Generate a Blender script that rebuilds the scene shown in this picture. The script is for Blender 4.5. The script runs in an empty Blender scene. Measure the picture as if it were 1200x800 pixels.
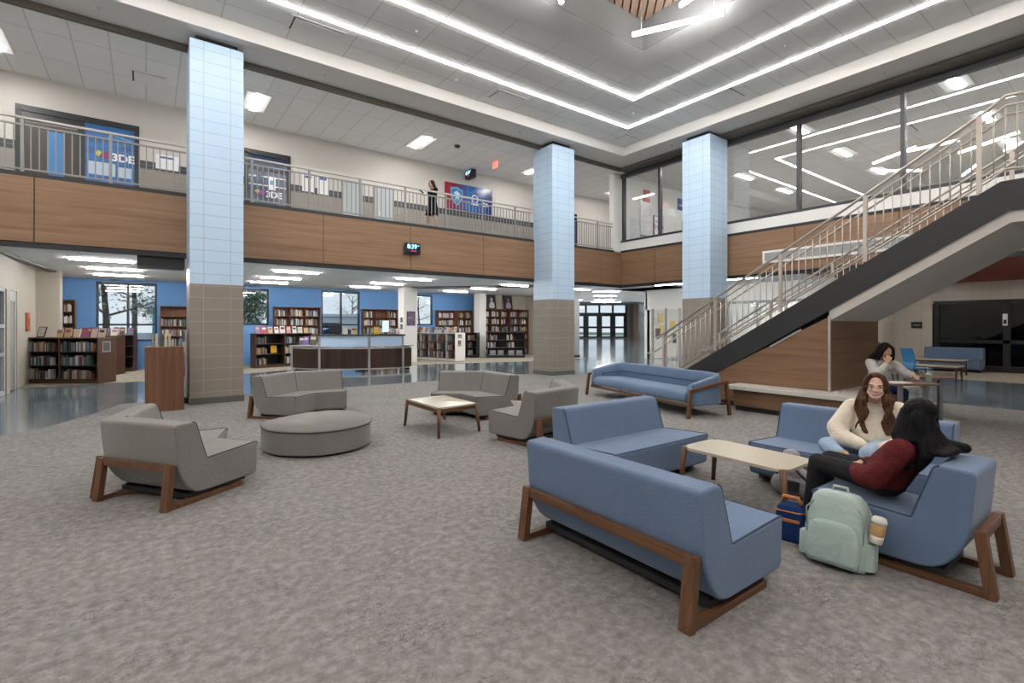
import bpy, bmesh, math, random
from mathutils import Vector, Matrix, Euler
PI = math.pi
SC = bpy.context.scene
COL = SC.collection
random.seed(7)

# ------------------------------------------------------------------ helpers
def V(*a): return Vector(a)

class MB:
    """collects shapes into one mesh"""
    def __init__(s):
        s.bm = bmesh.new(); s.mi = 0; s.sm = False
    def _fin(s, faces):
        for f in faces:
            f.material_index = s.mi; f.smooth = s.sm
        return s
    def poly(s, pts):
        return s._fin([s.bm.faces.new([s.bm.verts.new(p) for p in pts])])
    def box(s, x0, x1, y0, y1, z0, z1, bev=0, M=None, seg=2):
        c = [(x, y, z) for z in (z0, z1) for y in (y0, y1) for x in (x0, x1)]
        vs = [s.bm.verts.new(M @ Vector(p) if M else p) for p in c]
        fs = [s.bm.faces.new([vs[i] for i in q]) for q in
              ((0, 2, 3, 1), (4, 5, 7, 6), (0, 1, 5, 4), (1, 3, 7, 5), (3, 2, 6, 7), (2, 0, 4, 6))]
        s._fin(fs)
        if bev:
            es = list({e for f in fs for e in f.edges})
            r = bmesh.ops.bevel(s.bm, geom=es, offset=bev, segments=seg, affect='EDGES', profile=.5)
            s._fin(r['faces'])
        return s
    def beam(s, p0, p1, w, h, bev=0, up=(0, 0, 1)):
        """rectangular bar from p0 to p1"""
        p0, p1 = Vector(p0), Vector(p1); d = p1 - p0; L = d.length; d = d / L
        u = Vector(up)
        if abs(u.dot(d)) > .99: u = Vector((0, 1, 0))
        x = d.cross(u).normalized(); z = x.cross(d)
        M = Matrix((x, d, z)).transposed().to_4x4(); M.translation = p0
        return s.box(-w / 2, w / 2, 0, L, -h / 2, h / 2, bev, M)
    def prism(s, pts, z0, z1, bev=0, M=None, seg=2):
        T = (lambda p: M @ Vector(p)) if M else (lambda p: p)
        a = [s.bm.verts.new(T((p[0], p[1], z0))) for p in pts]
        b = [s.bm.verts.new(T((p[0], p[1], z1))) for p in pts]
        n = len(pts); fs = [s.bm.faces.new(a[::-1]), s.bm.faces.new(b)]
        for i in range(n):
            j = (i + 1) % n
            fs.append(s.bm.faces.new((a[i], a[j], b[j], b[i])))
        s._fin(fs)
        if bev:
            es = list(set(list(fs[0].edges) + list(fs[1].edges)))
            r = bmesh.ops.bevel(s.bm, geom=es, offset=bev, segments=seg, affect='EDGES', profile=.5)
            s._fin(r['faces'])
        return s
    def cyl(s, p0, p1, r, r1=None, n=10, cap=True):
        r1 = r if r1 is None else r1
        p0, p1 = Vector(p0), Vector(p1); d = (p1 - p0).normalized()
        u = d.orthogonal().normalized(); w = d.cross(u)
        A, B = [], []
        for i in range(n):
            a = 2 * PI * i / n; o = u * math.cos(a) + w * math.sin(a)
            A.append(s.bm.verts.new(p0 + o * r)); B.append(s.bm.verts.new(p1 + o * r1))
        fs = []
        for i in range(n):
            j = (i + 1) % n
            f = s.bm.faces.new((A[i], A[j], B[j], B[i])); f.smooth = True; f.material_index = s.mi; fs.append(f)
        if cap:
            s._fin([s.bm.faces.new(A[::-1]), s.bm.faces.new(B)])
        return s
    def tube(s, pts, r, n=8, closed=False, rr=None):
        pts = [Vector(p) for p in pts]; m = len(pts); rings = []
        prev = None
        for i, p in enumerate(pts):
            a = pts[(i - 1) % m] if (i or closed) else p
            b = pts[(i + 1) % m] if (i < m - 1 or closed) else p
            d = (b - a).normalized()
            if prev is None: u = d.orthogonal().normalized()
            else:
                u = prev - d * prev.dot(d)
                u = u.normalized() if u.length > 1e-6 else d.orthogonal().normalized()
            prev = u; w = d.cross(u); q = rr[i] if rr else r
            rings.append([s.bm.verts.new(p + (u * math.cos(2 * PI * k / n) + w * math.sin(2 * PI * k / n)) * q) for k in range(n)])
        fs = []
        for i in range(m if closed else m - 1):
            A, B = rings[i], rings[(i + 1) % m]
            for k in range(n):
                l = (k + 1) % n
                fs.append(s.bm.faces.new((A[k], A[l], B[l], B[k])))
        for f in fs: f.smooth = True; f.material_index = s.mi
        if not closed:
            s._fin([s.bm.faces.new(rings[0][::-1]), s.bm.faces.new(rings[-1])])
        return s
    def ball(s, c, r, n=12, M=None):
        r = (r, r, r) if not hasattr(r, '__len__') else r
        m = Matrix.Translation(c) @ (M or Matrix()) @ Matrix.Diagonal((*r, 1))
        g = bmesh.ops.create_uvsphere(s.bm, u_segments=n, v_segments=max(6, n * 2 // 3), radius=1, matrix=m)
        for f in {f for v in g['verts'] for f in v.link_faces}: f.smooth = True; f.material_index = s.mi
        return s
    def lathe(s, prof, n=20, c=(0, 0, 0)):
        rings = [[s.bm.verts.new((c[0] + r * math.cos(2 * PI * k / n), c[1] + r * math.sin(2 * PI * k / n), c[2] + z)) for k in range(n)] for r, z in prof]
        for A, B in zip(rings, rings[1:]):
            for k in range(n):
                l = (k + 1) % n
                f = s.bm.faces.new((A[k], A[l], B[l], B[k])); f.smooth = True; f.material_index = s.mi
        s._fin([s.bm.faces.new(rings[0][::-1]), s.bm.faces.new(rings[-1])])
        return s
    def sweep(s, prof, secs, bev=0, seg=3):
        """prof: (d, z) points; secs: (origin, depth vector). closed profile, capped ends"""
        R = []
        if bev:                                              # rounded ends: a few inset rings before the flat cap
            m = len(prof); A = sum(prof[i - 1][0] * prof[i][1] - prof[i][0] * prof[i - 1][1] for i in range(m)); sg = 1 if A > 0 else -1
            def inset(q):
                out = []
                for i in range(m):
                    a, p, c = Vector(prof[i - 1]), Vector(prof[i]), Vector(prof[(i + 1) % m])
                    n1 = Vector((-(p - a).y, (p - a).x)).normalized(); n2 = Vector((-(c - p).y, (c - p).x)).normalized(); nn = (n1 + n2)
                    nn = nn / max(.3, nn.length_squared / 2) if nn.length > 1e-6 else n1
                    out.append(tuple(p + nn * q * sg))
                return out
            full = []
            for (o, d), sgn in ((secs[0], 1), (secs[-1], -1)):
                D = Vector((d[0], d[1], 0)); al = Vector((D.y, -D.x, 0)).normalized() * sgn; rs = []
                for k in range(seg + 1):
                    ph = PI / 2 * k / seg; rs.append((Vector(o) + al * bev * (1 - math.cos(ph)), d, inset(bev * (1 - math.sin(ph)))))
                full.append(rs)
            allsecs = full[0] + [(o, d, prof) for o, d in secs[1:-1]] + full[1][::-1]
        else: allsecs = [(o, d, prof) for o, d in secs]
        for o, d, prof in allsecs:
            R.append([s.bm.verts.new(Vector(o) + Vector((d[0], d[1], 0)) * p[0] + Vector((0, 0, p[1]))) for p in prof])
        n = len(prof); fs = []
        for A, B in zip(R, R[1:]):
            for k in range(n):
                l = (k + 1) % n
                fs.append(s.bm.faces.new((A[k], A[l], B[l], B[k])))
        caps = [s.bm.faces.new(R[0][::-1]), s.bm.faces.new(R[-1])]
        s._fin(fs + caps)
        for f in fs: f.smooth = True
        for f in caps:
            f.smooth = False
            for e in f.edges: e.smooth = False
        return s
    def mesh(s, name):
        bmesh.ops.recalc_face_normals(s.bm, faces=s.bm.faces[:])
        me = bpy.data.meshes.new(name); s.bm.to_mesh(me); s.bm.free(); return me
    def build(s, name, mats, parent=None):
        me = s.mesh(name)
        for m in (mats if isinstance(mats, (list, tuple)) else [mats]): me.materials.append(m)
        return link(name, me, parent)

def link(name, me, parent=None):
    o = bpy.data.objects.new(name, me); COL.objects.link(o)
    if parent: o.parent = parent
    return o
def tag(o, label, cat, group=None, kind=None):
    o['label'] = label; o['category'] = cat
    if group: o['group'] = group
    if kind: o['kind'] = kind
    return o
def thing(name, label, cat, loc=(0, 0, 0), rz=0, group=None):
    o = bpy.data.objects.new(name, None); COL.objects.link(o)
    o.empty_display_size = .1; o.location = loc; o.rotation_euler = (0, 0, rz)
    return tag(o, label, cat, group)
def struct(name, mb, mats, parent=None):
    o = mb.build(name, mats, parent)
    if not parent: o['kind'] = 'structure'
    return o
def dup(src, loc=None, rz=None, label=None, group=None):
    c = src.copy(); COL.objects.link(c)
    for ch in list(src.children):
        k = ch.copy(); COL.objects.link(k); k.parent = c
        for g in list(ch.children):
            q = g.copy(); COL.objects.link(q); q.parent = k
    if loc is not None: c.location = loc
    if rz is not None: c.rotation_euler = (0, 0, rz)
    if label: c['label'] = label
    if group: c['group'] = group
    return c
def smoothen(o):
    for p in o.data.polygons: p.use_smooth = True
    return o
def fillet(pts, rad, n=5):
    """round the corners of a closed 2-D outline; rad is one number or one per point"""
    out = []; m = len(pts)
    for i in range(m):
        p = Vector(pts[i]); a = Vector(pts[i - 1]) - p; b = Vector(pts[(i + 1) % m]) - p
        r = rad[i] if hasattr(rad, '__len__') else rad
        if r < 1e-4: out.append(tuple(p)); continue
        t = min(r, a.length * .48, b.length * .48)
        A = p + a.normalized() * t; B = p + b.normalized() * t
        for k in range(n + 1):
            u = k / n; out.append(tuple(A * (1 - u) ** 2 + p * 2 * u * (1 - u) + B * u ** 2))
    return out
def spline(pts, n=6, closed=True):
    """Catmull-Rom through points"""
    P = [Vector(p) for p in pts]; m = len(P); out = []
    for i in range(m if closed else m - 1):
        if closed: a, b, c, d = P[i - 1], P[i], P[(i + 1) % m], P[(i + 2) % m]
        else: a, b, c, d = P[max(0, i - 1)], P[i], P[i + 1], P[min(m - 1, i + 2)]
        for k in range(n):
            t = k / n
            out.append(tuple(.5 * ((2 * b) + (c - a) * t + (2 * a - 5 * b + 4 * c - d) * t * t + (3 * b - a - 3 * c + d) * t ** 3)))
    if not closed: out.append(tuple(P[-1]))
    return out

# ------------------------------------------------------------------ materials
MATS = {}
def nodes(name):
    m = bpy.data.materials.new(name); m.use_nodes = True
    t = m.node_tree; return m, t, t.nodes['Principled BSDF']
def N(t, kind, **kw):
    n = t.nodes.new(kind)
    for k, v in kw.items():
        if k in n.inputs: n.inputs[k].default_value = v
        else: setattr(n, k, v)
    return n
def c4(c): return (*c, 1) if len(c) == 3 else c
def mixc(t, fac, a, b, mode='MIX'):
    n = t.nodes.new('ShaderNodeMix'); n.data_type = 'RGBA'; n.blend_type = mode
    for sock, v in ((n.inputs[0], fac), (n.inputs[6], a), (n.inputs[7], b)):
        if hasattr(v, 'is_linked') or hasattr(v, 'links'): t.links.new(v, sock)
        elif hasattr(v, '__len__'): sock.default_value = c4(v)
        else: sock.default_value = v
    return n.outputs[2]
def ramp(t, src, stops):
    r = t.nodes.new('ShaderNodeValToRGB'); e = r.color_ramp.elements
    while len(e) < len(stops): e.new(.5)
    for el, (p, c) in zip(e, stops): el.position = p; el.color = c4(c)
    t.links.new(src, r.inputs[0]); return r.outputs[0]
def mat(name, col, rough=.6, metal=0, spec=.5, var=0, vscale=8, bump=0, bscale=200, emit=0, ecol=None, stretch=None, coat=0):
    if name in MATS: return MATS[name]
    m, t, b = nodes(name)
    b.inputs['Base Color'].default_value = c4(col); b.inputs['Roughness'].default_value = rough
    b.inputs['Metallic'].default_value = metal; b.inputs['Specular IOR Level'].default_value = spec
    if coat: b.inputs['Coat Weight'].default_value = coat
    if var or bump:
        tc = N(t, 'ShaderNodeTexCoord'); src = tc.outputs['Object']
        if stretch:
            mp = N(t, 'ShaderNodeMapping'); mp.inputs['Scale'].default_value = stretch
            t.links.new(src, mp.inputs[0]); src = mp.outputs[0]
        if var:
            n = N(t, 'ShaderNodeTexNoise', Scale=vscale, Detail=4.0); t.links.new(src, n.inputs['Vector'])
            o = ramp(t, n.outputs['Fac'], [(.3, [x * (1 - var) for x in col]), (.7, [min(1, x * (1 + var)) for x in col])])
            t.links.new(o, b.inputs['Base Color'])
        if bump:
            n = N(t, 'ShaderNodeTexNoise', Scale=bscale, Detail=2.0); t.links.new(src, n.inputs['Vector'])
            bp = N(t, 'ShaderNodeBump', Strength=bump, Distance=.004); t.links.new(n.outputs['Fac'], bp.inputs['Height'])
            t.links.new(bp.outputs[0], b.inputs['Normal'])
    if emit:
        b.inputs['Emission Color'].default_value = c4(ecol or col); b.inputs['Emission Strength'].default_value = emit
    MATS[name] = m; return m
def wood(name, c0, c1, axis='X', scale=1.0, rough=.45, fine=True):
    """grain running along one axis"""
    m, t, b = nodes(name); tc = N(t, 'ShaderNodeTexCoord')
    s = {'X': (.35, 9, 9), 'Y': (9, .35, 9), 'Z': (9, 9, .35)}[axis]
    mp = N(t, 'ShaderNodeMapping'); mp.inputs['Scale'].default_value = [q * scale for q in s]
    t.links.new(tc.outputs['Object'], mp.inputs[0])
    n = N(t, 'ShaderNodeTexNoise', Scale=1.6, Detail=7.0, Roughness=.62, Distortion=.35); t.links.new(mp.outputs[0], n.inputs['Vector'])
    o = ramp(t, n.outputs['Fac'], [(.3, c0), (.52, [(a + q) / 2 for a, q in zip(c0, c1)]), (.72, c1)])
    t.links.new(o, b.inputs['Base Color']); b.inputs['Roughness'].default_value = rough
    MATS[name] = m; return m
def masonry(name, c1, c2, mortar, bw, bh, ms=.006, offset=0.0, shift=(0, 0), rough=.5, spec=.4, bump=.25, floor=False, coat=0):
    """blocks or tiles; u runs along the wall, v is height"""
    m, t, b = nodes(name); tc = N(t, 'ShaderNodeTexCoord'); sp = N(t, 'ShaderNodeSeparateXYZ'); t.links.new(tc.outputs['Object'], sp.inputs[0])
    cb = N(t, 'ShaderNodeCombineXYZ')
    if floor:
        t.links.new(sp.outputs[0], cb.inputs[0]); t.links.new(sp.outputs[1], cb.inputs[1])
    else:
        g = N(t, 'ShaderNodeNewGeometry'); vt = N(t, 'ShaderNodeVectorTransform'); vt.vector_type = 'NORMAL'; vt.convert_from = 'WORLD'; vt.convert_to = 'OBJECT'
        t.links.new(g.outputs['True Normal'], vt.inputs[0])
        s2 = N(t, 'ShaderNodeSeparateXYZ'); t.links.new(vt.outputs[0], s2.inputs[0])
        ab = N(t, 'ShaderNodeMath', operation='ABSOLUTE'); t.links.new(s2.outputs[0], ab.inputs[0])
        gt = N(t, 'ShaderNodeMath', operation='GREATER_THAN'); gt.inputs[1].default_value = .6; t.links.new(ab.outputs[0], gt.inputs[0])
        mx = N(t, 'ShaderNodeMix'); t.links.new(gt.outputs[0], mx.inputs[0]); t.links.new(sp.outputs[0], mx.inputs[2]); t.links.new(sp.outputs[1], mx.inputs[3])
        t.links.new(mx.outputs[0], cb.inputs[0]); t.links.new(sp.outputs[2], cb.inputs[1])
    ad = N(t, 'ShaderNodeVectorMath', operation='ADD'); ad.inputs[1].default_value = (shift[0] + 50 * bw, shift[1] + 50 * bh, 0); t.links.new(cb.outputs[0], ad.inputs[0])
    br = N(t, 'ShaderNodeTexBrick', offset=offset, squash=1.0); br.inputs['Scale'].default_value = 1
    br.inputs['Brick Width'].default_value = bw; br.inputs['Row Height'].default_value = bh; br.inputs['Mortar Size'].default_value = ms
    br.inputs['Mortar Smooth'].default_value = .2; br.inputs['Bias'].default_value = 0
    br.inputs['Color1'].default_value = c4(c1); br.inputs['Color2'].default_value = c4(c2); br.inputs['Mortar'].default_value = c4(mortar)
    t.links.new(ad.outputs[0], br.inputs['Vector']); t.links.new(br.outputs['Color'], b.inputs['Base Color'])
    b.inputs['Roughness'].default_value = rough; b.inputs['Specular IOR Level'].default_value = spec
    if coat: b.inputs['Coat Weight'].default_value = coat; b.inputs['Coat Roughness'].default_value = .15
    if bump:
        inv = N(t, 'ShaderNodeMath', operation='SUBTRACT'); inv.inputs[0].default_value = 1; t.links.new(br.outputs['Fac'], inv.inputs[1])
        bp = N(t, 'ShaderNodeBump', Strength=bump, Distance=.004); t.links.new(inv.outputs[0], bp.inputs['Height']); t.links.new(bp.outputs[0], b.inputs['Normal'])
    MATS[name] = m; return m
def glow(name, col, k):
    m = bpy.data.materials.new(name); m.use_nodes = True; t = m.node_tree; t.nodes.clear()
    e = N(t, 'ShaderNodeEmission', Strength=k); e.inputs[0].default_value = c4(col)
    o = N(t, 'ShaderNodeOutputMaterial'); t.links.new(e.outputs[0], o.inputs[0]); MATS[name] = m; return m
def glass(name, tint=(.93, .96, .97), ior=1.5, rough=0.0, boost=1.0):
    m = bpy.data.materials.new(name); m.use_nodes = True; t = m.node_tree; t.nodes.clear()
    tr = N(t, 'ShaderNodeBsdfTransparent'); tr.inputs[0].default_value = c4(tint)
    gl = N(t, 'ShaderNodeBsdfGlossy', Roughness=rough); fr = N(t, 'ShaderNodeFresnel', IOR=ior); ge = N(t, 'ShaderNodeNewGeometry'); im = N(t, 'ShaderNodeMix'); im.inputs[2].default_value = ior; im.inputs[3].default_value = 1 / ior; t.links.new(ge.outputs['Backfacing'], im.inputs[0]); t.links.new(im.outputs[0], fr.inputs['IOR'])
    mu = N(t, 'ShaderNodeMath', operation='MULTIPLY', use_clamp=True); mu.inputs[1].default_value = boost; t.links.new(fr.outputs[0], mu.inputs[0])
    mx = N(t, 'ShaderNodeMixShader'); t.links.new(mu.outputs[0], mx.inputs[0]); t.links.new(tr.outputs[0], mx.inputs[1]); t.links.new(gl.outputs[0], mx.inputs[2])
    o = N(t, 'ShaderNodeOutputMaterial'); t.links.new(mx.outputs[0], o.inputs[0]); MATS[name] = m; return m

def carpet_mat():
    m, t, b = nodes('carpet_weave'); tc = N(t, 'ShaderNodeTexCoord'); src = tc.outputs['Object']
    big = N(t, 'ShaderNodeTexNoise', Scale=1.3, Detail=5.0, Roughness=.65); t.links.new(src, big.inputs['Vector'])
    mid = N(t, 'ShaderNodeTexNoise', Scale=15.0, Detail=6.0, Roughness=.7); t.links.new(src, mid.inputs['Vector'])
    mp = N(t, 'ShaderNodeMapping'); mp.inputs['Scale'].default_value = (1.3, 1.6, 1); t.links.new(src, mp.inputs[0])
    st = N(t, 'ShaderNodeTexNoise', Scale=3.2, Detail=5.0, Roughness=.7); t.links.new(mp.outputs[0], st.inputs['Vector'])
    dn = N(t, 'ShaderNodeTexNoise', Scale=9.0, Detail=4.0); t.links.new(src, dn.inputs['Vector'])
    sc2 = N(t, 'ShaderNodeVectorMath', operation='SCALE'); sc2.inputs['Scale'].default_value = .15; t.links.new(dn.outputs['Color'], sc2.inputs[0])
    ad2 = N(t, 'ShaderNodeVectorMath', operation='ADD'); t.links.new(src, ad2.inputs[0]); t.links.new(sc2.outputs[0], ad2.inputs[1])
    vo = N(t, 'ShaderNodeTexBrick', offset=.37, squash=1.0); vo.inputs['Scale'].default_value = 1; vo.inputs['Brick Width'].default_value = .052; vo.inputs['Row Height'].default_value = .038; vo.inputs['Mortar Size'].default_value = .0026; vo.inputs['Mortar Smooth'].default_value = .6
    t.links.new(ad2.outputs[0], vo.inputs['Vector'])
    base = ramp(t, mid.outputs['Fac'], [(.33, (.165, .158, .154)), (.5, (.235, .227, .222)), (.68, (.315, .307, .301))])
    patch = ramp(t, st.outputs['Fac'], [(.38, (.86, .86, .86)), (.62, (1.08, 1.08, 1.08))])
    o = mixc(t, .35, base, patch, 'MULTIPLY')
    line = ramp(t, vo.outputs['Fac'], [(.1, (1, 1, 1)), (.9, (.46, .45, .44))])
    thr = ramp(t, big.outputs['Fac'], [(.46, (0, 0, 0)), (.62, (.85, .85, .85))])
    sep = N(t, 'ShaderNodeSeparateColor'); t.links.new(thr, sep.inputs[0])
    o2 = mixc(t, sep.outputs[0], o, line, 'MULTIPLY')
    t.links.new(o2, b.inputs['Base Color']); b.inputs['Roughness'].default_value = .95; b.inputs['Specular IOR Level'].default_value = .1
    fn = N(t, 'ShaderNodeTexNoise', Scale=160.0, Detail=2.0); t.links.new(src, fn.inputs['Vector'])
    bp = N(t, 'ShaderNodeBump', Strength=.5, Distance=.006); t.links.new(fn.outputs['Fac'], bp.inputs['Height']); t.links.new(bp.outputs[0], b.inputs['Normal'])
    MATS['carpet'] = m; return m
def concrete_mat():
    m, t, b = nodes('polished_concrete'); tc = N(t, 'ShaderNodeTexCoord'); src = tc.outputs['Object']
    a = N(t, 'ShaderNodeTexNoise', Scale=1.1, Detail=7.0, Roughness=.65); t.links.new(src, a.inputs['Vector'])
    o = ramp(t, a.outputs['Fac'], [(.3, (.135, .175, .205)), (.5, (.20, .25, .285)), (.7, (.29, .345, .38))])
    t.links.new(o, b.inputs['Base Color']); b.inputs['Roughness'].default_value = .13; b.inputs['Specular IOR Level'].default_value = .6
    b.inputs['Coat Weight'].default_value = .5; b.inputs['Coat Roughness'].default_value = .08
    MATS['concrete'] = m; return m
def obj_color_mat(name, rough=.6):
    m, t, b = nodes(name); oi = N(t, 'ShaderNodeObjectInfo'); t.links.new(oi.outputs['Color'], b.inputs['Base Color'])
    b.inputs['Roughness'].default_value = rough; MATS[name] = m; return m

carpet = carpet_mat(); concrete = concrete_mat()
carpet_tan = mat('carpet_tan', (.30, .27, .225), .95, var=.22, vscale=7, spec=.1)
white_paint = mat('white_paint', (.80, .79, .77), .6, spec=.25)
cream_paint = mat('cream_paint', (.56, .53, .49), .45, spec=.4)
beam_paint = mat('beam_paint', (.74, .72, .69), .7, spec=.15)
grey_paint = mat('grey_paint', (.33, .335, .345), .6, spec=.2)
blue_paint = mat('blue_paint', (.13, .29, .58), .6, spec=.25)
beige_paint = mat('beige_paint', (.47, .43, .37), .55, spec=.3)
black_metal = mat('black_metal', (.022, .023, .026), .4, spec=.4)
dark_frame = mat('dark_bronze_frame', (.035, .037, .042), .38, spec=.5)
navy_frame = mat('navy_frame', (.016, .03, .05), .4)
brown_strip = mat('brown_strip', (.115, .10, .082), .7)
silver = mat('silver_metal', (.62, .62, .61), .32, metal=.85)
rail_paint = mat('rail_paint', (.25, .255, .26), .42, metal=.35)
rail_cap = mat('rail_cap', (.50, .485, .46), .4, metal=.3)
stair_rail = mat('stair_rail_steel', (.56, .51, .455), .34, metal=.5)
stringer_paint = mat('stringer_black', (.026, .027, .029), .42, spec=.5)
stone_top = mat('solid_surface', (.56, .55, .52), .4, var=.04, vscale=60)
panel_wood = wood('panel_oak', (.185, .102, .054), (.315, .188, .108), 'X', .9)
panel_wood_y = wood('panel_oak_y', (.185, .102, .054), (.315, .188, .108), 'Y', .9)
stair_wood = wood('stair_oak_y', (.165, .09, .048), (.285, .165, .095), 'Y', .9)
stair_wood_x = wood('stair_oak_x', (.165, .09, .048), (.285, .165, .095), 'X', .9)
walnut_x = wood('walnut_x', (.062, .026, .012), (.185, .085, .037), 'X', 2.2)
walnut_y = wood('walnut_y', (.062, .026, .012), (.185, .085, .037), 'Y', 2.2)
walnut_z = wood('walnut_z', (.062, .026, .012), (.185, .085, .037), 'Z', 2.2)
case_wood = wood('case_wood', (.05, .022, .012), (.115, .052, .027), 'Z', 1.4)
case_red = wood('case_red_wood', (.11, .042, .02), (.22, .09, .042), 'Z', 1.4)
kiosk_wood = wood('kiosk_wood', (.10, .043, .021), (.195, .09, .045), 'Z', 1.2)
shelf_dark = mat('shelf_dark', (.02, .016, .014), .5)
tile_ceil = masonry('ceiling_tile', (.80, .80, .79), (.83, .83, .82), (.60, .60, .60), 1.22, .61, .012, floor=True, rough=.9, spec=.1, bump=0)
tile_ceil_y = masonry('ceiling_tile_y', (.80, .80, .79), (.83, .83, .82), (.60, .60, .60), .61, 1.22, .012, floor=True, rough=.9, spec=.1, bump=0)
block_blue = masonry('blue_block', (.49, .65, .83), (.51, .67, .84), (.32, .42, .54), .48, .2415, .006, shift=(.24, 0), rough=.35, spec=.45)
block_beige = masonry('beige_block', (.255, .222, .192), (.27, .236, .205), (.36, .33, .30), .48, .2415, .006, shift=(.24, 0), rough=.5)
block_cream = masonry('cream_block', (.55, .51, .46), (.57, .53, .48), (.45, .42, .38), .48, .24, .006, rough=.3, spec=.5)
wainscot = masonry('wainscot_tile', (.25, .22, .19), (.28, .25, .22), (.21, .19, .165), .6, .3, .005, rough=.4)
dark_band = masonry('dark_band_tile', (.03, .032, .036), (.04, .042, .046), (.16, .155, .15), .30, .105, .006, rough=.3)
brick_tan = masonry('tan_brick', (.30, .19, .12), (.34, .22, .14), (.4, .36, .32), .3, .1, .01, offset=.5, rough=.7)
pane = glass('window_pane'); pane_hall = glass('hall_pane', (.86, .87, .87), 1.55, 0, 1.9)
pane_dark = glass('dark_pane', (.30, .31, .33), 1.5, 0, 1.0)
# ------------------------------------------------------------------ camera, world
cam = bpy.data.cameras.new('camera'); camo = bpy.data.objects.new('camera', cam); COL.objects.link(camo)
cam.sensor_width = 36; cam.lens = 36 * 578 / 1200; cam.shift_y = -18.6 / 1200; cam.clip_start = .05; cam.clip_end = 400
camo.location = (0, 0, 1.6); camo.rotation_euler = (PI / 2, 0, -math.radians(36.57)); SC.camera = camo
w = bpy.data.worlds.new('world'); SC.world = w; w.use_nodes = True; t = w.node_tree; bg = t.nodes['Background']
tc = N(t, 'ShaderNodeTexCoord'); sx = N(t, 'ShaderNodeSeparateXYZ'); t.links.new(tc.outputs['Generated'], sx.inputs[0])
skyc = ramp(t, sx.outputs[2], [(0, (.80, .86, .93)), (.25, (.66, .79, .95)), (.8, (.38, .58, .88))])
cn = N(t, 'ShaderNodeTexNoise', Scale=3.0, Detail=6.0); t.links.new(tc.outputs['Generated'], cn.inputs['Vector'])
cf = ramp(t, cn.outputs['Fac'], [(.45, (0, 0, 0)), (.65, (.8, .8, .8))])
sc_ = N(t, 'ShaderNodeSeparateColor'); t.links.new(cf, sc_.inputs[0])
t.links.new(mixc(t, sc_.outputs[0], skyc, (.9, .93, .96)), bg.inputs[0]); bg.inputs[1].default_value = .6
vs = SC.view_settings; SC.display_settings.display_device = 'sRGB'
vs.view_transform = 'Standard'; vs.look = 'None'; vs.gamma = 1; vs.use_curve_mapping = False; vs.exposure = 0.8
cy = SC.cycles
cy.use_denoising = True; cy.max_bounces = 8; cy.diffuse_bounces = 4; cy.glossy_bounces = 4; cy.transparent_max_bounces = 12; cy.transmission_bounces = 4
cy.caustics_reflective = False; cy.caustics_refractive = False; cy.sample_clamp_indirect = 6

# ------------------------------------------------------------------ floors
HX0, HY0 = -9.0, -8.0        # the hall's far walls behind the camera
FZ = 4.35                    # upper floor
struct('floor_concrete', MB().box(-12, 60, HY0, 62, -.2, -.008), concrete)
struct('floor', MB().prism([(HX0, HY0), (13.25, HY0), (13.25, 10.2), (12.0, 11.2), (11.2, 11.75), (10.6, 12.85), (-.42, 12.85), (-.62, 12.1), (-1.25, 10.65), (-1.75, 10.1), (-2.6, 9.35), (-4.2, 8.6), (HX0, 8.0)], -.006, 0), carpet)
struct('floor_library', MB().prism([(-2.6, 17.75), (-.1, 17.75), (2.2, 18.4), (4.3, 19.2), (7.6, 19.0), (11.2, 18.1), (14.0, 17.3), (17.4, 17.3), (17.4, 22.7), (-2.6, 22.7)], -.006, 0), carpet_tan)
struct('floor_lounge', MB().prism([(19.5, -6), (24.2, -6), (24.2, 6.6), (19.5, 6.6)], -.006, 0), carpet_tan)

# ------------------------------------------------------------------ columns
def column(n, x, y):
    b = MB().box(x, x + .96, y, y + .96, 2.45, 7.41)
    o = b.build('column', block_blue); o['kind'] = 'structure'
    lo = MB().box(0, .96, 0, .96, .13, 2.45); lo = lo.build('column_base_blocks', block_beige, o); lo.location = (x, y, 0)
    MB().box(x - .012, x + .972, y - .012, y + .972, 0, .13).build('baseboard', mat('vinyl_base', (.10, .105, .10), .5), o)
    MB().box(x + .1, x + .86, y + .1, y + .86, 7.41, 7.54).build('column_cap', black_metal, o)
    for ch in o.children:
        pass
    return o
for i, (x, y) in enumerate([(.705, 11.84), (10.42, 11.88), (13.68, 8.40)]): column(i, x, y)
# block pattern of the blue shafts follows each shaft
for o in [q for q in bpy.data.objects if q.name.startswith('column') and not q.parent]:
    me = o.data; lo = Vector((min(v.co.x for v in me.vertices), min(v.co.y for v in me.vertices), 0))
    for v in me.vertices: v.co -= lo
    for ch in o.children:
        if ch.name.startswith('column_base'): ch.location = (0, 0, 0)
        else:
            for v in ch.data.vertices: v.co -= lo
    o.location = lo

# ------------------------------------------------------------------ hall ceiling, beams, recess
BX, BY, CZ = 13.41, 11.54, 7.84
b = MB(); Wx, Wy = 9.81, 7.97; wx0, wy0 = -6.0, -5.0
b.box(HX0, BX, Wy, BY, CZ, CZ + .1); b.box(Wx, BX, HY0, Wy, CZ, CZ + .1); b.box(HX0, Wx, HY0, wy0 - .8, CZ, CZ + .1); b.box(HX0, wx0 - .8, wy0 - .8, Wy, CZ, CZ + .1)
struct('ceiling', b, tile_ceil)
b = MB(); Ex, Ey = 9.04, 7.20
b.box(wx0 - .8, Wx, Ey, Wy, CZ - .02, CZ + .12); b.box(Ex, Wx, wy0 - .8, Ey, CZ - .02, CZ + .12); b.box(wx0 - .8, Ex, wy0 - .8, wy0, CZ - .02, CZ + .12); b.box(wx0 - .8, wx0, wy0, Ey, CZ - .02, CZ + .12)
struct('ceiling_band', b, mat('gypsum_white', (.74, .74, .73), .8, spec=.1))
b = MB()
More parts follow.
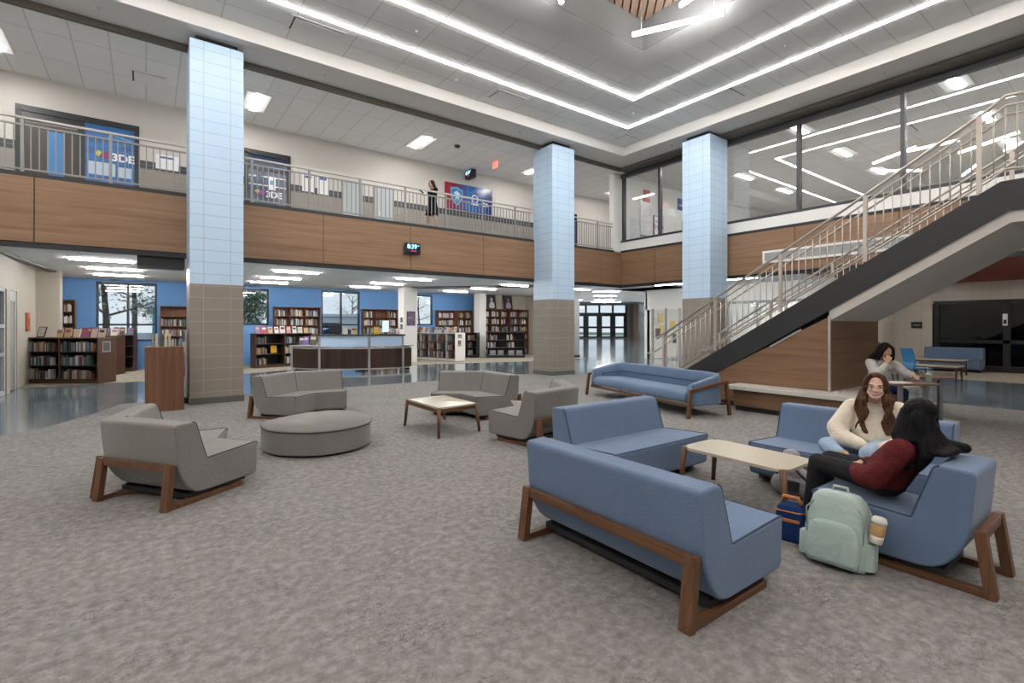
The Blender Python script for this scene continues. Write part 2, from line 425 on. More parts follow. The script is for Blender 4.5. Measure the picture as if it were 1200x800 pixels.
b.box(wx0, Ex, Ey - .012, Ey + .05, CZ - .018, 8.62); b.box(Ex - .012, Ex + .05, wy0, Ey - .012, CZ - .018, 8.62); b.box(wx0, Ex, wy0 - .05, wy0, CZ + .12, 8.62); b.box(wx0 - .05, wx0, wy0, Ey, CZ + .12, 8.62)
struct('ceiling_recess', b, mat('recess_grey', (.20, .205, .21), .6))
b = MB(); c45 = math.sqrt(.5)
b.mi = 1; b.box(wx0, Ex, wy0, Ey, 8.60, 8.66); b.mi = 0
# diagonal slats clipped to the recess
def clip(poly, ax, lim, sgn):
    out = []
    for i in range(len(poly)):
        p, q = poly[i], poly[(i + 1) % len(poly)]
        a, c = (p[ax] - lim) * sgn, (q[ax] - lim) * sgn
        if a >= 0: out.append(p)
        if a * c < 0:
            k = a / (a - c); out.append((p[0] + (q[0] - p[0]) * k, p[1] + (q[1] - p[1]) * k))
    return out
for k in range(-60, 60):
    u = k * .175; cx, cy0 = 4.0 + u * c45, 3.0 - u * c45; L = 14; hw = .07
    q = [(cx - L * c45 - hw * c45, cy0 - L * c45 + hw * c45), (cx - L * c45 + hw * c45, cy0 - L * c45 - hw * c45), (cx + L * c45 + hw * c45, cy0 + L * c45 - hw * c45), (cx + L * c45 - hw * c45, cy0 + L * c45 + hw * c45)]
    for a in ((0, wx0, 1), (0, Ex, -1), (1, wy0, 1), (1, Ey, -1)): q = clip(q, *a) if len(q) > 2 else []
    if len(q) > 2: b.prism(q, 8.48, 8.60)
struct('ceiling_slats', b, [mat('slat_wood', (.31, .215, .155), .5, var=.12, vscale=3), black_metal])
struct('beam_back', MB().box(HX0, 14.33, BY, 12.47, 7.53, 8.1), beam_paint)
struct('beam_right', MB().box(BX, 14.33, HY0, BY, 7.53, 8.1), beam_paint)
struct('trim_beam', MB().box(HX0, 14.33, 12.47, 12.56, 7.40, 7.60).box(14.33, 14.78, HY0, 12.56, 7.43, 7.60), brown_strip)

# ------------------------------------------------------------------ balcony: slab, fascia, ceiling, back wall
struct('floor_balcony', MB().box(HX0, 24, 12.88, 16.0, 3.3, FZ), mat('vinyl_floor', (.50, .49, .47), .3))
struct('trim_balcony_curb', MB().box(HX0, 14.36, 12.81, 12.96, FZ - .02, 4.47), black_metal)
struct('ceiling_balcony', MB().box(HX0, 24, 12.56, 16.0, 7.43, 7.5), tile_ceil_y)
b = MB()
edges = [HX0, -6.3, -4.05, -1.69, 1.18, 3.58, 5.95, 8.38, 10.85, 13.62, 14.77]
for x0, x1 in zip(edges, edges[1:]): b.box(x0 + .008, x1 - .008, 12.79, 12.83, 3.17, 4.385)
struct('wall_fascia_back', b, panel_wood)
struct('trim_fascia_back', MB().box(HX0, 14.77, 12.83, 12.87, 3.10, 4.40).box(HX0, 14.77, 12.8, 12.86, 3.06, 3.15), black_metal)
b = MB(); edges = [HY0, -5.2, -2.8, -.4, 2.0, 4.03, 6.44, 8.83, 11.22, 12.79]
for y0, y1 in zip(edges, edges[1:]): b.box(14.73, 14.77, y0 + .008, y1 - .008, 3.17, 4.40)
struct('wall_fascia_right', b, panel_wood_y)
struct('trim_fascia_right', MB().box(14.77, 14.81, HY0, 12.83, 3.10, 4.47).box(14.74, 14.8, HY0, 12.83, 3.06, 3.15).box(14.72, 14.8, HY0, 12.80, 4.41, 4.48), black_metal)
# upper back wall with doors
struct('wall_balcony', MB().box(HX0, 24, 15.96, 16.1, FZ, 7.45), cream_paint)
struct('wall_balcony_wainscot', MB().box(HX0, -2.42, 15.93, 15.96, FZ, 5.66).box(-.14, 2.28, 15.93, 15.96, FZ, 5.66).box(3.5, 14.4, 15.93, 15.96, FZ, 5.66), wainscot)
struct('trim_wainscot_band', MB().box(HX0, -2.42, 15.925, 15.96, 5.66, 5.87).box(-.14, 2.28, 15.925, 15.96, 5.66, 5.87).box(3.5, 14.4, 15.925, 15.96, 5.66, 5.87), dark_band)
struct('wall_balcony_end', MB().box(14.36, 14.77, 12.83, 13.05, FZ + .08, 7.43).box(14.77, 26.3, 12.90, 13.05, FZ, 7.5), white_paint)

# ------------------------------------------------------------------ glass room over the right wing
struct('wall_right_sill', MB().box(14.77, 14.90, HY0, 12.83, 4.47, 4.80), white_paint)
struct('floor_upper_room', MB().box(14.81, 26.4, HY0, 12.9, 3.35, FZ), mat('vinyl_floor', (0, 0, 0)))
struct('ceiling_upper_room', MB().box(14.81, 26.4, HY0, 12.9, 7.5, 7.58), tile_ceil_y)
struct('wall_upper_room', MB().box(26.2, 26.4, HY0, 13.05, FZ, 7.55), white_paint)
b = MB().box(14.76, 14.90, HY0, 12.83, 4.80, 4.88).box(14.76, 14.90, HY0, 12.83, 7.28, 7.45)
for y in (12.72, 11.05, 8.75, 6.36, 3.97, 1.55, -.85, -3.2): b.box(14.755, 14.90, y - .045, y + .045, 4.86, 7.30)
o = struct('window_1', b, dark_frame)
MB().box(14.825, 14.833, HY0, 12.70, 4.87, 7.29).build('glass_panes', pane_hall, o)

# ------------------------------------------------------------------ hall walls behind the camera
struct('wall_left', MB().box(HX0 - .15, HX0, HY0, 23, 0, 8.1), white_paint)
struct('wall_front', MB().box(HX0 - .15, 24.4, HY0 - .15, HY0, 0, 8.1), white_paint)
struct('ceiling_roof', MB().box(HX0, 24.4, HY0, 16.1, 8.70, 8.8), white_paint)

# ------------------------------------------------------------------ library on the ground floor
LZ, LY = 3.25, 22.7
struct('ceiling_library', MB().box(HX0, 17.4, 12.87, LY, LZ, LZ + .08), tile_ceil)
struct('trim_ceiling_track', MB().prism([(-2.95, 13.2), (-2.75, 13.2), (-2.15, 20.0), (-2.35, 20.0)], LZ - .05, LZ), black_metal)
def wall_y(name, x0, x1, y, holes, z1, m, th=.25, z0=0):
    """wall along X with rectangular openings (x0, x1, z0, z1)"""
    b = MB(); xs = x0
    for a, c, h0, h1 in sorted(holes):
        b.box(xs, a, y, y + th, z0, z1)
        if h0 > z0: b.box(a, c, y, y + th, z0, h0)
        if h1 < z1: b.box(a, c, y, y + th, h1, z1)
        xs = c
    b.box(xs, x1, y, y + th, z0, z1)
    return struct(name, b, m)
WIN = [(-1.42, .33, 1.02, 3.17), (2.55, 4.14, 1.62, 3.14), (6.27, 8.0, 1.10, 3.18), (10.75, 11.78, 1.62, 3.17)]
wall_y('wall_library_back', -2.6, 17.4, LY, WIN, LZ, blue_paint)
for i, (a, c, h0, h1) in enumerate(WIN):
    b = MB(); f = .07; y0, y1 = LY + .03, LY + .12
    b.box(a, c, y0, y1, h0, h0 + f); b.box(a, c, y0, y1, h1 - f * 1.5, h1); b.box(a, a + f, y0, y1, h0 + f, h1 - f); b.box(c - f, c, y0, y1, h0 + f, h1 - f)
    if i in (0, 2):
        mx = a + (c - a) * .51; b.box(mx - .04, mx + .04, y0, y1, h0 + f, h1 - f)
        b.box(a + f, mx - .04, y0, y1, 1.60, 1.67); b.box(mx + .04, c - f, y0, y1, 1.60, 1.67)
    o = struct('window_%d' % (i + 2), b, navy_frame)
    MB().box(a + .04, c - .04, LY + .07, LY + .076, h0 + .04, h1 - .04).build('glass_pane', pane, o)
# left side of the library: pier, office front
struct('wall_library_left', MB().box(-2.75, -2.6, 17.6, 22.95, 0, LZ).box(-2.75, -2.6, 13.0, 17.6, 2.45, LZ).box(-2.75, -2.6, 16.2, 16.55, 0, 2.45).box(-2.75, -2.6, 17.35, 17.6, 0, 2.45), beige_paint)
struct('wall_library_pier', MB().box(-2.6, -2.08, 20.0, 20.6, 0, LZ), beige_paint)
b = MB()
for y in (13.1, 14.6, 16.12): b.box(-2.72, -2.62, y - .05, y + .05, 0, 2.45)
b.box(-2.72, -2.62, 13.1, 16.1, 2.37, 2.45); b.box(-2.72, -2.62, 13.1, 16.1, .9, .98); b.box(-2.72, -2.62, 13.1, 16.1, 0, .1); b.box(-2.72, -2.62, 13.1, 16.1, 1.55, 1.63)
o = struct('window_6', b, mat('frame_white', (.55, .55, .54), .4)); MB().box(-2.68, -2.672, 13.1, 16.1, .05, 2.4).build('glass_pane', pane, o)
b = MB().box(-2.7, -2.62, 16.55, 16.62, 0, 2.2).box(-2.7, -2.62, 17.28, 17.35, 0, 2.2).box(-2.7, -2.62, 16.55, 17.35, 2.2, 2.45)
o = struct('door_1', b, mat('frame_white', (0, 0, 0))); MB().box(-2.69, -2.65, 16.62, 17.28, .02, 2.2).build('door_panel', mat('door_grey', (.30, .29, .28), .5), o)
struct('wall_office', MB().box(-8.5, -8.4, 12.9, 22.9, 0, LZ).box(-8.5, -2.75, 20.0, 20.1, 0, LZ), blue_paint)
# square piers of the library
for x, y, s in ((8.95, 19.9, .62), (13.6, 21.15, .43)):
    struct('pier', MB().box(x, x + s, y, y + s, 0, LZ), white_paint)
struct('wall_library_right', MB().box(13.9, 17.4, 22.0, 22.15, 0, LZ).box(17.25, 17.4, 18.6, 22.2, 0, LZ), beige_paint)
struct('wall_pier_right', MB().box(17.25, 17.6, 18.0, 18.4, .12, 3.3), grey_paint)
struct('baseboard_pier', MB().box(17.23, 17.62, 17.98, 18.42, 0, .12), black_metal)
struct('trim_header', MB().prism([(9.0, 19.3), (9.6, 20.3), (14.9, 14.6), (14.2, 13.9)], LZ - .02, LZ), black_metal)
struct('trim_header_left', MB().box(-.15, .68, 12.9, 13.5, 2.85, LZ), black_metal)

# ------------------------------------------------------------------ entrance wing, turned 45 degrees
A0 = V(26.8, 20.4, 0); ax = V(.745, .667, 0)
def wing(name, p, q, z0, z1, m, th=.3):
    p, q = V(*p), V(*q); return struct(name, MB().beam(p + V(0, 0, (z0 + z1) / 2), q + V(0, 0, (z0 + z1) / 2), th, z1 - z0), m)
wing('wall_wing_right', (25.6, 19.3, 0), (44, 35.5, 0), 0, 4.3, masonry('wing_block', (.50, .51, .50), (.52, .53, .52), (.42, .42, .42), .48, .24, .006, rough=.12, spec=.6, coat=.4))
struct('ceiling_wing', MB().prism([(14.85, 6.6), (24.2, 6.6), (30, 14), (33, 18.5), (18, 29), (16.5, 26), (14.85, 13)], 3.30, 3.36).prism([(33.4, 18.2), (56, 38), (42, 54), (17.6, 29.3)], 4.3, 4.36).prism([(33.4, 18.2), (33.2, 18.1), (17.4, 29.2), (17.6, 29.3)], 3.26, 4.36), tile_ceil)
# glazed entrance
e0, e1 = V(42.6, 47.3, 0), V(49.6, 42.2, 0); ed = (e1 - e0).normalized(); en = V(-ed.y, ed.x, 0)
if en.dot(V(1, 1, 0)) > 0: en = -en
L = (e1 - e0).length
def ebox(b, s0, s1, z0, z1, d0=-.06, d1=.06, **k):
    M = Matrix((ed, en, V(0, 0, 1))).transposed().to_4x4(); M.translation = e0
    return b.box(s0, s1, d0, d1, z0, z1, M=M, **k)
b = MB(); ebox(b, 0, L, 4.2, 4.5); ebox(b, 0, L, 3.0, 3.25); ebox(b, 0, L, 0, .22)
nb = 5
for k in range(nb + 1): ebox(b, L * k / nb - .12, L * k / nb + .12, 0, 4.4)
o = struct('door_2', b, black_metal)
b = MB(); ebox(b, 0, L, .1, 4.3, -.01, .01); b.build('glass_panes', pane, o)
for k in range(nb):
    s0, s1 = L * k / nb + .12, L * (k + 1) / nb - .12
    b = MB(); ebox(b, s0, s0 + .22, .2, 3.0); ebox(b, s1 - .22, s1, .2, 3.0); ebox(b, s0 + .22, s1 - .22, 2.8, 3.0); ebox(b, s0 + .22, s1 - .22, 1.25, 1.5)
    b.build('door_leaf', black_metal, o)
b = MB(); ebox(b, -8, 0, 0, 5); ebox(b, L, L + .5, 0, 5); ebox(b, -8, L + 9, 4.5, 5.5)
struct('wall_entrance', b, grey_paint)
b = MB(); ebox(b, L + .5, L + 9, 0, 4.6, -.2, 1.8); struct('wall_entrance_brick', b, brick_tan)
struct('wall_wing_left', MB().beam((17.6, 19.6, 2.15), (41, 49, 2.15), .3, 4.3), white_paint)

# ------------------------------------------------------------------ ground floor under the glass room
struct('wall_display', MB().box(19.5, 19.65, 13.1, 15.4, 2.35, 3.3).box(19.5, 19.65, 11.2, 13.2, 0, 3.3).box(19.5, 25.8, 15.3, 15.45, 0, 3.3).prism([(19.5, 15.3), (19.7, 15.3), (25.8, 19.2), (25.6, 19.4)], 0, 3.3), white_paint)
b = MB().box(19.48, 19.6, 6.6, 11.2, 2.5, 2.6).box(19.48, 19.6, 6.6, 11.2, 0, .12)
for y in (6.65, 7.75, 8.85, 9.95, 11.15): b.box(19.48, 19.6, y - .04, y + .04, .1, 2.5)
o = struct('window_7', b, mat('frame_grey', (.30, .31, .32), .4)); MB().box(19.535, 19.543, 6.6, 11.2, .1, 2.55).build('glass_pane', pane, o)
struct('wall_room_front', MB().box(19.5, 19.65, 6.6, 11.2, 2.6, 3.3), white_paint)
struct('wall_bright_room', MB().box(24.0, 24.15, 6.6, 15.3, 0, 3.3), white_paint)
struct('floor_bright_room', MB().box(19.65, 24, 6.75, 15.3, -.006, .001), grey_paint)
struct('wall_lounge_side', MB().box(19.5, 24.15, 6.6, 6.75, 0, 3.3), block_cream)
struct('wall_lounge_back', MB().box(23.5, 23.65, 5.38, 6.6, 0, 3.14).box(23.5, 23.65, -6, 5.38, 2.5, 3.14), block_cream)
struct('ceiling_lounge', MB().box(14.85, 23.7, -7.9, 6.6, 3.14, 3.2), mat('red_paint', (.27, .05, .028), .6))
b = MB().box(23.5, 23.62, -6, 5.38, 2.38, 2.5).box(23.5, 23.62, -6, 5.38, 0, .2)
for y in (5.33, 3.45, 2.0, .5, -1): b.box(23.5, 23.62, y - .09, y + .09, .2, 2.4)
b.box(23.5, 23.6, -6, 5.3, .98, 1.1)
o = struct('window_8', b, black_metal); MB().box(23.555, 23.563, -6, 5.38, .1, 2.45).build('glass_pane', pane_dark, o)
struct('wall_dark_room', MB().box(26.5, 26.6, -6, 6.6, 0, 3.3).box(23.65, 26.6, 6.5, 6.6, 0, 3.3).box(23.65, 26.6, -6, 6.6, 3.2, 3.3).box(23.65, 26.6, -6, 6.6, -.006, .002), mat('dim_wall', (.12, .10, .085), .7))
struct('wall_far_right', MB().box(24.15, 24.3, HY0, -6, 0, 8).box(14.9, 24.3, HY0 - .02, HY0, 0, 3.3), white_paint)

# ------------------------------------------------------------------ lamps
lamp_ring = glow('lamp_ring', (1, .97, .93), 25)
lamp_tube = glow('lamp_tube', (1, .98, .96), 26)
lamp_lib = glow('lamp_library', (1, .97, .92), 55)
lamp_troffer = glow('lamp_troffer', (1, .98, .95), 56)
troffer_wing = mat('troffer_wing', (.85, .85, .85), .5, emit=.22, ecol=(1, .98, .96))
def ring(x1, y1, x0, y0, w, label):
    t_ = thing('ceiling_light', label, 'light', (0, 0, 0), 0, 'recessed light lines of the hall ceiling')
    z = CZ - .022; b = MB()
    b.box(x0, x1 + w, y1, y1 + w, z, z + .022); b.box(x1, x1 + w, y0, y1, z, z + .022); b.box(x0, x1 + w, y0 - w, y0, z, z + .022); b.box(x0 - w, x0, y0 - w, y1 + w, z, z + .022)
    b.build('diffuser', lamp_ring, t_)
    b = MB(); h = .018; z = CZ - .008
    for e in (0, w + h):
        b.box(x0 - e, x1 + e, y1 + (w if e else -h), y1 + (w + h if e else 0), z, z + .008); b.box(x1 + (w if e else -h), x1 + (w + h if e else 0), y0, y1 + e, z, z + .008)
    b.build('trim_rim', white_paint, t_)
ring(12.13, 10.25, -6.0, -2.5, .09, 'outer line of white light in the hall ceiling, nearest the beam')
ring(10.73, 8.86, -5.0, -1.5, .09, 'inner line of white light in the hall ceiling, nearest the wooden recess')
for lab, p, q in (('suspended white light tube crossing the near corner of the wooden ceiling recess', (8.05, 6.71, 7.6), (8.92, 5.16, 7.6)),
                  ('suspended light tube leaving the picture at the far edge of the ceiling recess', (6.33, 6.95, 7.72), (5.05, 6.0, 7.72)),
                  ('short suspended white light tube under the wooden slats, leaning up to the right', (8.2, 5.66, 7.72), (8.1, 4.2, 7.72)),
                  ('suspended white light tube high above the camera under the wooden slats', (5.6, 3.6, 7.7), (6.9, 2.3, 7.7)),
                  ('suspended white light tube under the slats toward the right wall', (6.6, 4.6, 7.7), (7.6, 2.9, 7.7)),
        ('suspended white light tube low over the middle of the hall', (3.0, 5.2, 7.7), (4.6, 4.4, 7.7)), ('suspended white light tube over the hall behind the camera, left of centre', (-1.6, 2.2, 7.7), (-.2, 1.1, 7.7)),
        ('suspended white light tube over the far left of the hall', (-3.6, 4.8, 7.7), (-2.2, 5.7, 7.7))):
    p, q = V(*p), V(*q); d = (q - p).normalized()
    t_ = thing('tube_light', lab, 'light', p, 0, 'light tubes hung in the ceiling recess')
    MB().cyl(d * .03, q - p - d * .03, .045, n=14).build('tube', lamp_tube, t_)
    for e, g_, s_ in ((V(0, 0, 0), d * .03, d * .2), (q - p, -d * .03, q - p - d * .2)):
        MB().cyl(e, e + g_, .048, n=14).build('end_cap', silver, t_); MB().cyl(s_, s_ + V(0, 0, 8.48 - p.z), .004, n=5).build('hanging_wire', silver, t_)
def troffer(x, y, z, label, group, along='Y', first=[None]):
    t_ = thing('ceiling_light', label, 'light', (x, y, z), 0 if along == 'Y' else PI / 2, group)
    if first[0] is None:
        first[0] = [MB().box(-.305, .305, -.61, .61, -.012, 0).box(-.285, .285, -.59, .59, -.014, -.012).mesh('frame'),
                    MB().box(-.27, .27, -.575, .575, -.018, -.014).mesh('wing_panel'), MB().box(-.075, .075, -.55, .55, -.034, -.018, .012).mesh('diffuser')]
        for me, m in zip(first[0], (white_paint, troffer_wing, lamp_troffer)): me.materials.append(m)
    for nm, me in zip(('frame', 'wing_panel', 'diffuser'), first[0]): link(nm, me, t_)
TR = [(-2.55, 14.3, 'left of the blue doors'), (2.3, 14.3, 'behind the nearest blue column'), (7.02, 14.3, 'before the red and blue banner'), (11.7, 14.3, 'beside the middle blue column'), (16.4, 14.3, 'past the end of the railing')]
for x, y, l in TR: troffer(x, y, 7.43, 'square white ceiling light over the balcony, ' + l, 'balcony ceiling lights')
# ------------------------------------------------------------------ balcony railing
def balcony_rail(x0, x1, posts, label):
    y = 12.90; t_ = thing('balcony_railing', label, 'railing', (x0, y, 4.47), 0, 'balcony railing between the columns'); L = x1 - x0
    MB().beam((0, 0, 1.03), (L, 0, 1.03), .062, .045, .012).build('handrail', rail_cap, t_)
    MB().beam((0, 0, .90), (L, 0, .90), .04, .03).build('upper_rail', rail_paint, t_)
    MB().beam((0, 0, .07), (L, 0, .07), .04, .03).build('lower_rail', rail_paint, t_)
    pm = MB().box(-.026, .026, -.02, .02, 0, 1.01).mesh('post'); pm.materials.append(rail_paint)
    bmh = MB().box(-.0095, .0095, -.0095, .0095, .085, .885).mesh('baluster'); bmh.materials.append(rail_paint)
    ps = [p - x0 for p in posts if x0 <= p <= x1]
    for p in ps: link('post', pm, t_).location = (p, 0, 0)
    k = 0
    x = posts[0] - 1.285 * 8
    while x < x1:
        d = x - x0
        if .02 < d < L - .02 and all(abs(d - p) > .05 for p in ps): link('baluster', bmh, t_).location = (d, 0, 0)
        x += 1.285 / 11
PX = [-.58 + 1.285 * k for k in range(-6, 12)]
balcony_rail(-7.0, .70, PX, 'grey balcony railing left of the nearest blue column, before the blue doors')
balcony_rail(1.67, 10.40, PX, 'long grey balcony railing between the nearest and the middle blue columns')
balcony_rail(11.40, 14.36, PX, 'short grey balcony railing right of the middle blue column')

# ------------------------------------------------------------------ staircase
SL = .5946; SX0, SX1 = 9.40, 11.78
ztop = lambda y: .773 + (6.15 - y) * SL
zbot = lambda y: .69 + (5.54 - y) * SL
YK = 1.44
MYZ = lambda x: Matrix(((0, 0, 1, x), (1, 0, 0, 0), (0, 1, 0, 0), (0, 0, 0, 1)))   # prism in the Y-Z plane, thickness along X
st = thing('staircase', 'black-sided open staircase rising to the upper right with wood-clad base', 'staircase', (0, 0, 0))
sp = [(7.45, 0), (YK, ztop(YK)), (1.1, 3.575), (-2.4, 3.575), (-2.4, 3.16), (1.36, 3.16), (6.70, 0)]
for x, n in ((SX0, 'stringer'), (SX1 - .06, 'stringer')):
    MB().prism(sp, 0, .06, .006, MYZ(x)).build(n, stringer_paint, st)
b = MB().box(SX0 - .006, SX0, 0, 0.001, 0, .001)
b = MB(); n = 19; run, rise = .295, .1754
for i in range(n):
    y = 6.95 - run * i; b.box(SX0 + .06, SX1 - .06, y - run - .02, y, rise * (i + 1) - .045, rise * (i + 1))
    b.box(SX0 + .06, SX1 - .06, y - .02, y, rise * i, rise * (i + 1) - .04)
b.build('steps', mat('step_grey', (.14, .14, .145), .6), st)
MB().box(SX0 + .06, SX1 - .06, -2.4, 6.95 - run * 19 + .02, 3.28, 3.34).build('landing', mat('step_grey', (0, 0, 0)), st)
low = lambda y: 1.90 + (3.19 - y) * SL
sof = [(3.56, low(3.56)), (3.56, zbot(3.56) + .02), (1.36, 3.17), (-2.4, 3.17), (-2.4, 3.0), (1.34, 3.0)]
MB().prism(sof, 0, SX1 - SX0 - .05, 0, MYZ(SX0 + .025)).build('soffit', mat('soffit_cream', (.56, .535, .50), .45, spec=.4), st)
# wood-clad base with its corner trim
box = [(5.62, .50), (3.56, .50), (3.56, zbot(3.56) - .06), (5.55, zbot(5.55) - .005)]
MB().prism([(6.4, .02), (3.56, .02), (3.56, zbot(3.56) - .12), (5.5, zbot(5.5)), (6.55, .1)], 0, .05, 0, MYZ(SX0 + .02)).build('cladding', stair_wood, st)
MB().box(SX0 + .07, SX1 - .02, 3.56, 3.60, .02, zbot(3.56) - .12).build('end_cladding', stair_wood_x, st)
MB().box(SX0 + .005, SX0 + .045, 3.535, 3.57, .48, zbot(3.56) - .1).build('corner_trim', silver, st)
MB().beam((SX0 + .012, 4.55, zbot(4.55) - .075), (SX0 + .012, 4.0, zbot(4.0) - .075), .02, .03).build('step_light', silver, st)
MB().box(SX0 + .01, SX0 + .03, 3.6, 6.35, .0, .10).build('toe_kick', black_metal, st)

def stair_rail_(x, label, inner):
    t_ = thing('stair_railing', label, 'railing', (x, 0, 0), 0, 'steel railings of the staircase')
    ys = 7.30
    def path(off, y0=ys, flat=-2.35):
        return [(0, y0, ztop(y0) + off), (0, YK + .12, ztop(YK + .12) + off), (0, YK - .05, ztop(YK) + off + .055), (0, YK - .3, 3.575 + off + .03), (0, flat, 3.575 + off + .03)]
    MB().tube(path(1.105, 7.12), .024, 10).build('handrail', stair_rail, t_)
    MB().tube(path(.975, 6.97), .015, 8).build('upper_rail', stair_rail, t_)
    s = .075 * inner
    g = [(s, p[1], p[2]) for p in path(.87, 7.28)]
    MB().tube([(s, 7.5, ztop(7.28) + .87 - .03)] + g, .019, 8).build('grab_rail', stair_rail, t_)
    MB().tube(path(.11, 6.97), .015, 8).build('lower_rail', stair_rail, t_)
    ps = [6.94, 5.67, 4.37, 3.03, 1.66, .35, -.95]
    for y in ps:
        zt = min(ztop(y), 3.575)
        MB().box(-.022, .022, y - .028, y + .028, zt + .019, zt + 1.09).build('post', stair_rail, t_)
    y = 6.94 - .1155; 
    while y > -1.8:
        if all(abs(y - p) > .05 for p in ps):
            zt = ztop(y) if y > YK else 3.6
            MB().cyl((0, y, zt + .11), (0, y, zt + .975), .0085, n=6).build('baluster', stair_rail, t_)
        y -= .1155
    for y in (6.3, 5.0, 3.7, 2.3):
        MB().tube([(0, y, ztop(y) + .93), (s, y, ztop(y) + .82), (s, y, ztop(y) + .86)], .007, 6).build('bracket', stair_rail, t_)
stair_rail_(SX0 + .03, 'steel stair railing along the near side of the staircase', 1)
stair_rail_(SX1 - .03, 'steel stair railing along the far side of the staircase, behind the near one', -1)
# bench wrapped round the stair base
bt = thing('bench', 'low stone-topped wooden bench built along the foot of the staircase', 'bench', (8.86, 5.14, 0))
MB().box(0, .53, -2.25, 0, .40, .475, .008).box(.50, 2.9, -2.25, -1.61, .40, .475, .008).build('seat_top', stone_top, bt)
MB().box(.14, .53, -2.1, -.1, .09, .40).box(.53, 2.8, -2.1, -1.62, .09, .40).build('base', stair_wood, bt)
MB().box(.17, .53, -2.07, -.13, 0, .09).box(.53, 2.77, -2.07, -1.62, 0, .09).build('toe_kick', black_metal, bt)
# air grille in the right fascia
g = tag(MB().box(14.69, 14.725, 2.3, 7.33, 3.44, 3.50).box(14.69, 14.725, 2.3, 7.33, 3.74, 3.80).box(14.69, 14.725, 7.27, 7.33, 3.5, 3.74).box(14.69, 14.725, 2.3, 2.36, 3.5, 3.74).build('air_grille', white_paint), 'long white framed return air grille set in the wooden fascia behind the stairs', 'vent')
b = MB()
for k in range(12): b.box(14.702, 14.718, 2.36, 7.27, 3.503 + k * .02, 3.513 + k * .02)
b.mi = 1; b.box(14.714, 14.724, 2.36, 7.27, 3.5, 3.74)
b.build('louvre', [mat('louvre_grey', (.55, .56, .57), .5), mat('louvre_back', (.2, .2, .2), .7)], g)
# ------------------------------------------------------------------ lounge seating
def fabric(name, col, s=260):
    m, t, b = nodes(name); tc = N(t, 'ShaderNodeTexCoord'); src = tc.outputs['Object']
    a = N(t, 'ShaderNodeTexNoise', Scale=s, Detail=2.0); t.links.new(src, a.inputs['Vector'])
    g = N(t, 'ShaderNodeTexNoise', Scale=2.5, Detail=3.0); t.links.new(src, g.inputs['Vector'])
    o = ramp(t, a.outputs['Fac'], [(.35, [x * .78 for x in col]), (.65, [min(1, x * 1.2) for x in col])])
    o = mixc(t, .35, o, ramp(t, g.outputs['Fac'], [(.35, (.85, .85, .85)), (.65, (1.1, 1.1, 1.1))]), 'MULTIPLY')
    t.links.new(o, b.inputs['Base Color']); b.inputs['Roughness'].default_value = .85; b.inputs['Specular IOR Level'].default_value = .2
    b.inputs['Sheen Weight'].default_value = .15
    bp = N(t, 'ShaderNodeBump', Strength=.35, Distance=.003); t.links.new(a.outputs['Fac'], bp.inputs['Height']); t.links.new(bp.outputs[0], b.inputs['Normal'])
    MATS[name] = m; return m
blue_fab = fabric('blue_fabric', (.128, .187, .295)); grey_fab = fabric('grey_fabric', (.205, .199, .187), 150)
blue_vinyl = fabric('blue_vinyl', (.13, .195, .305), 90)
seam_blue = mat('seam_blue', (.045, .065, .115), .8); seam_grey = mat('seam_grey', (.05, .048, .045), .8); piping_light = mat('piping_light', (.33, .43, .58), .6)
PROF = fillet([(0, .73), (.20, .735), (.315, .375), (.90, .405), (.885, .08), (.17, .08), (.035, .30)], [.042, .042, .01, .036, .05, .15, .14])
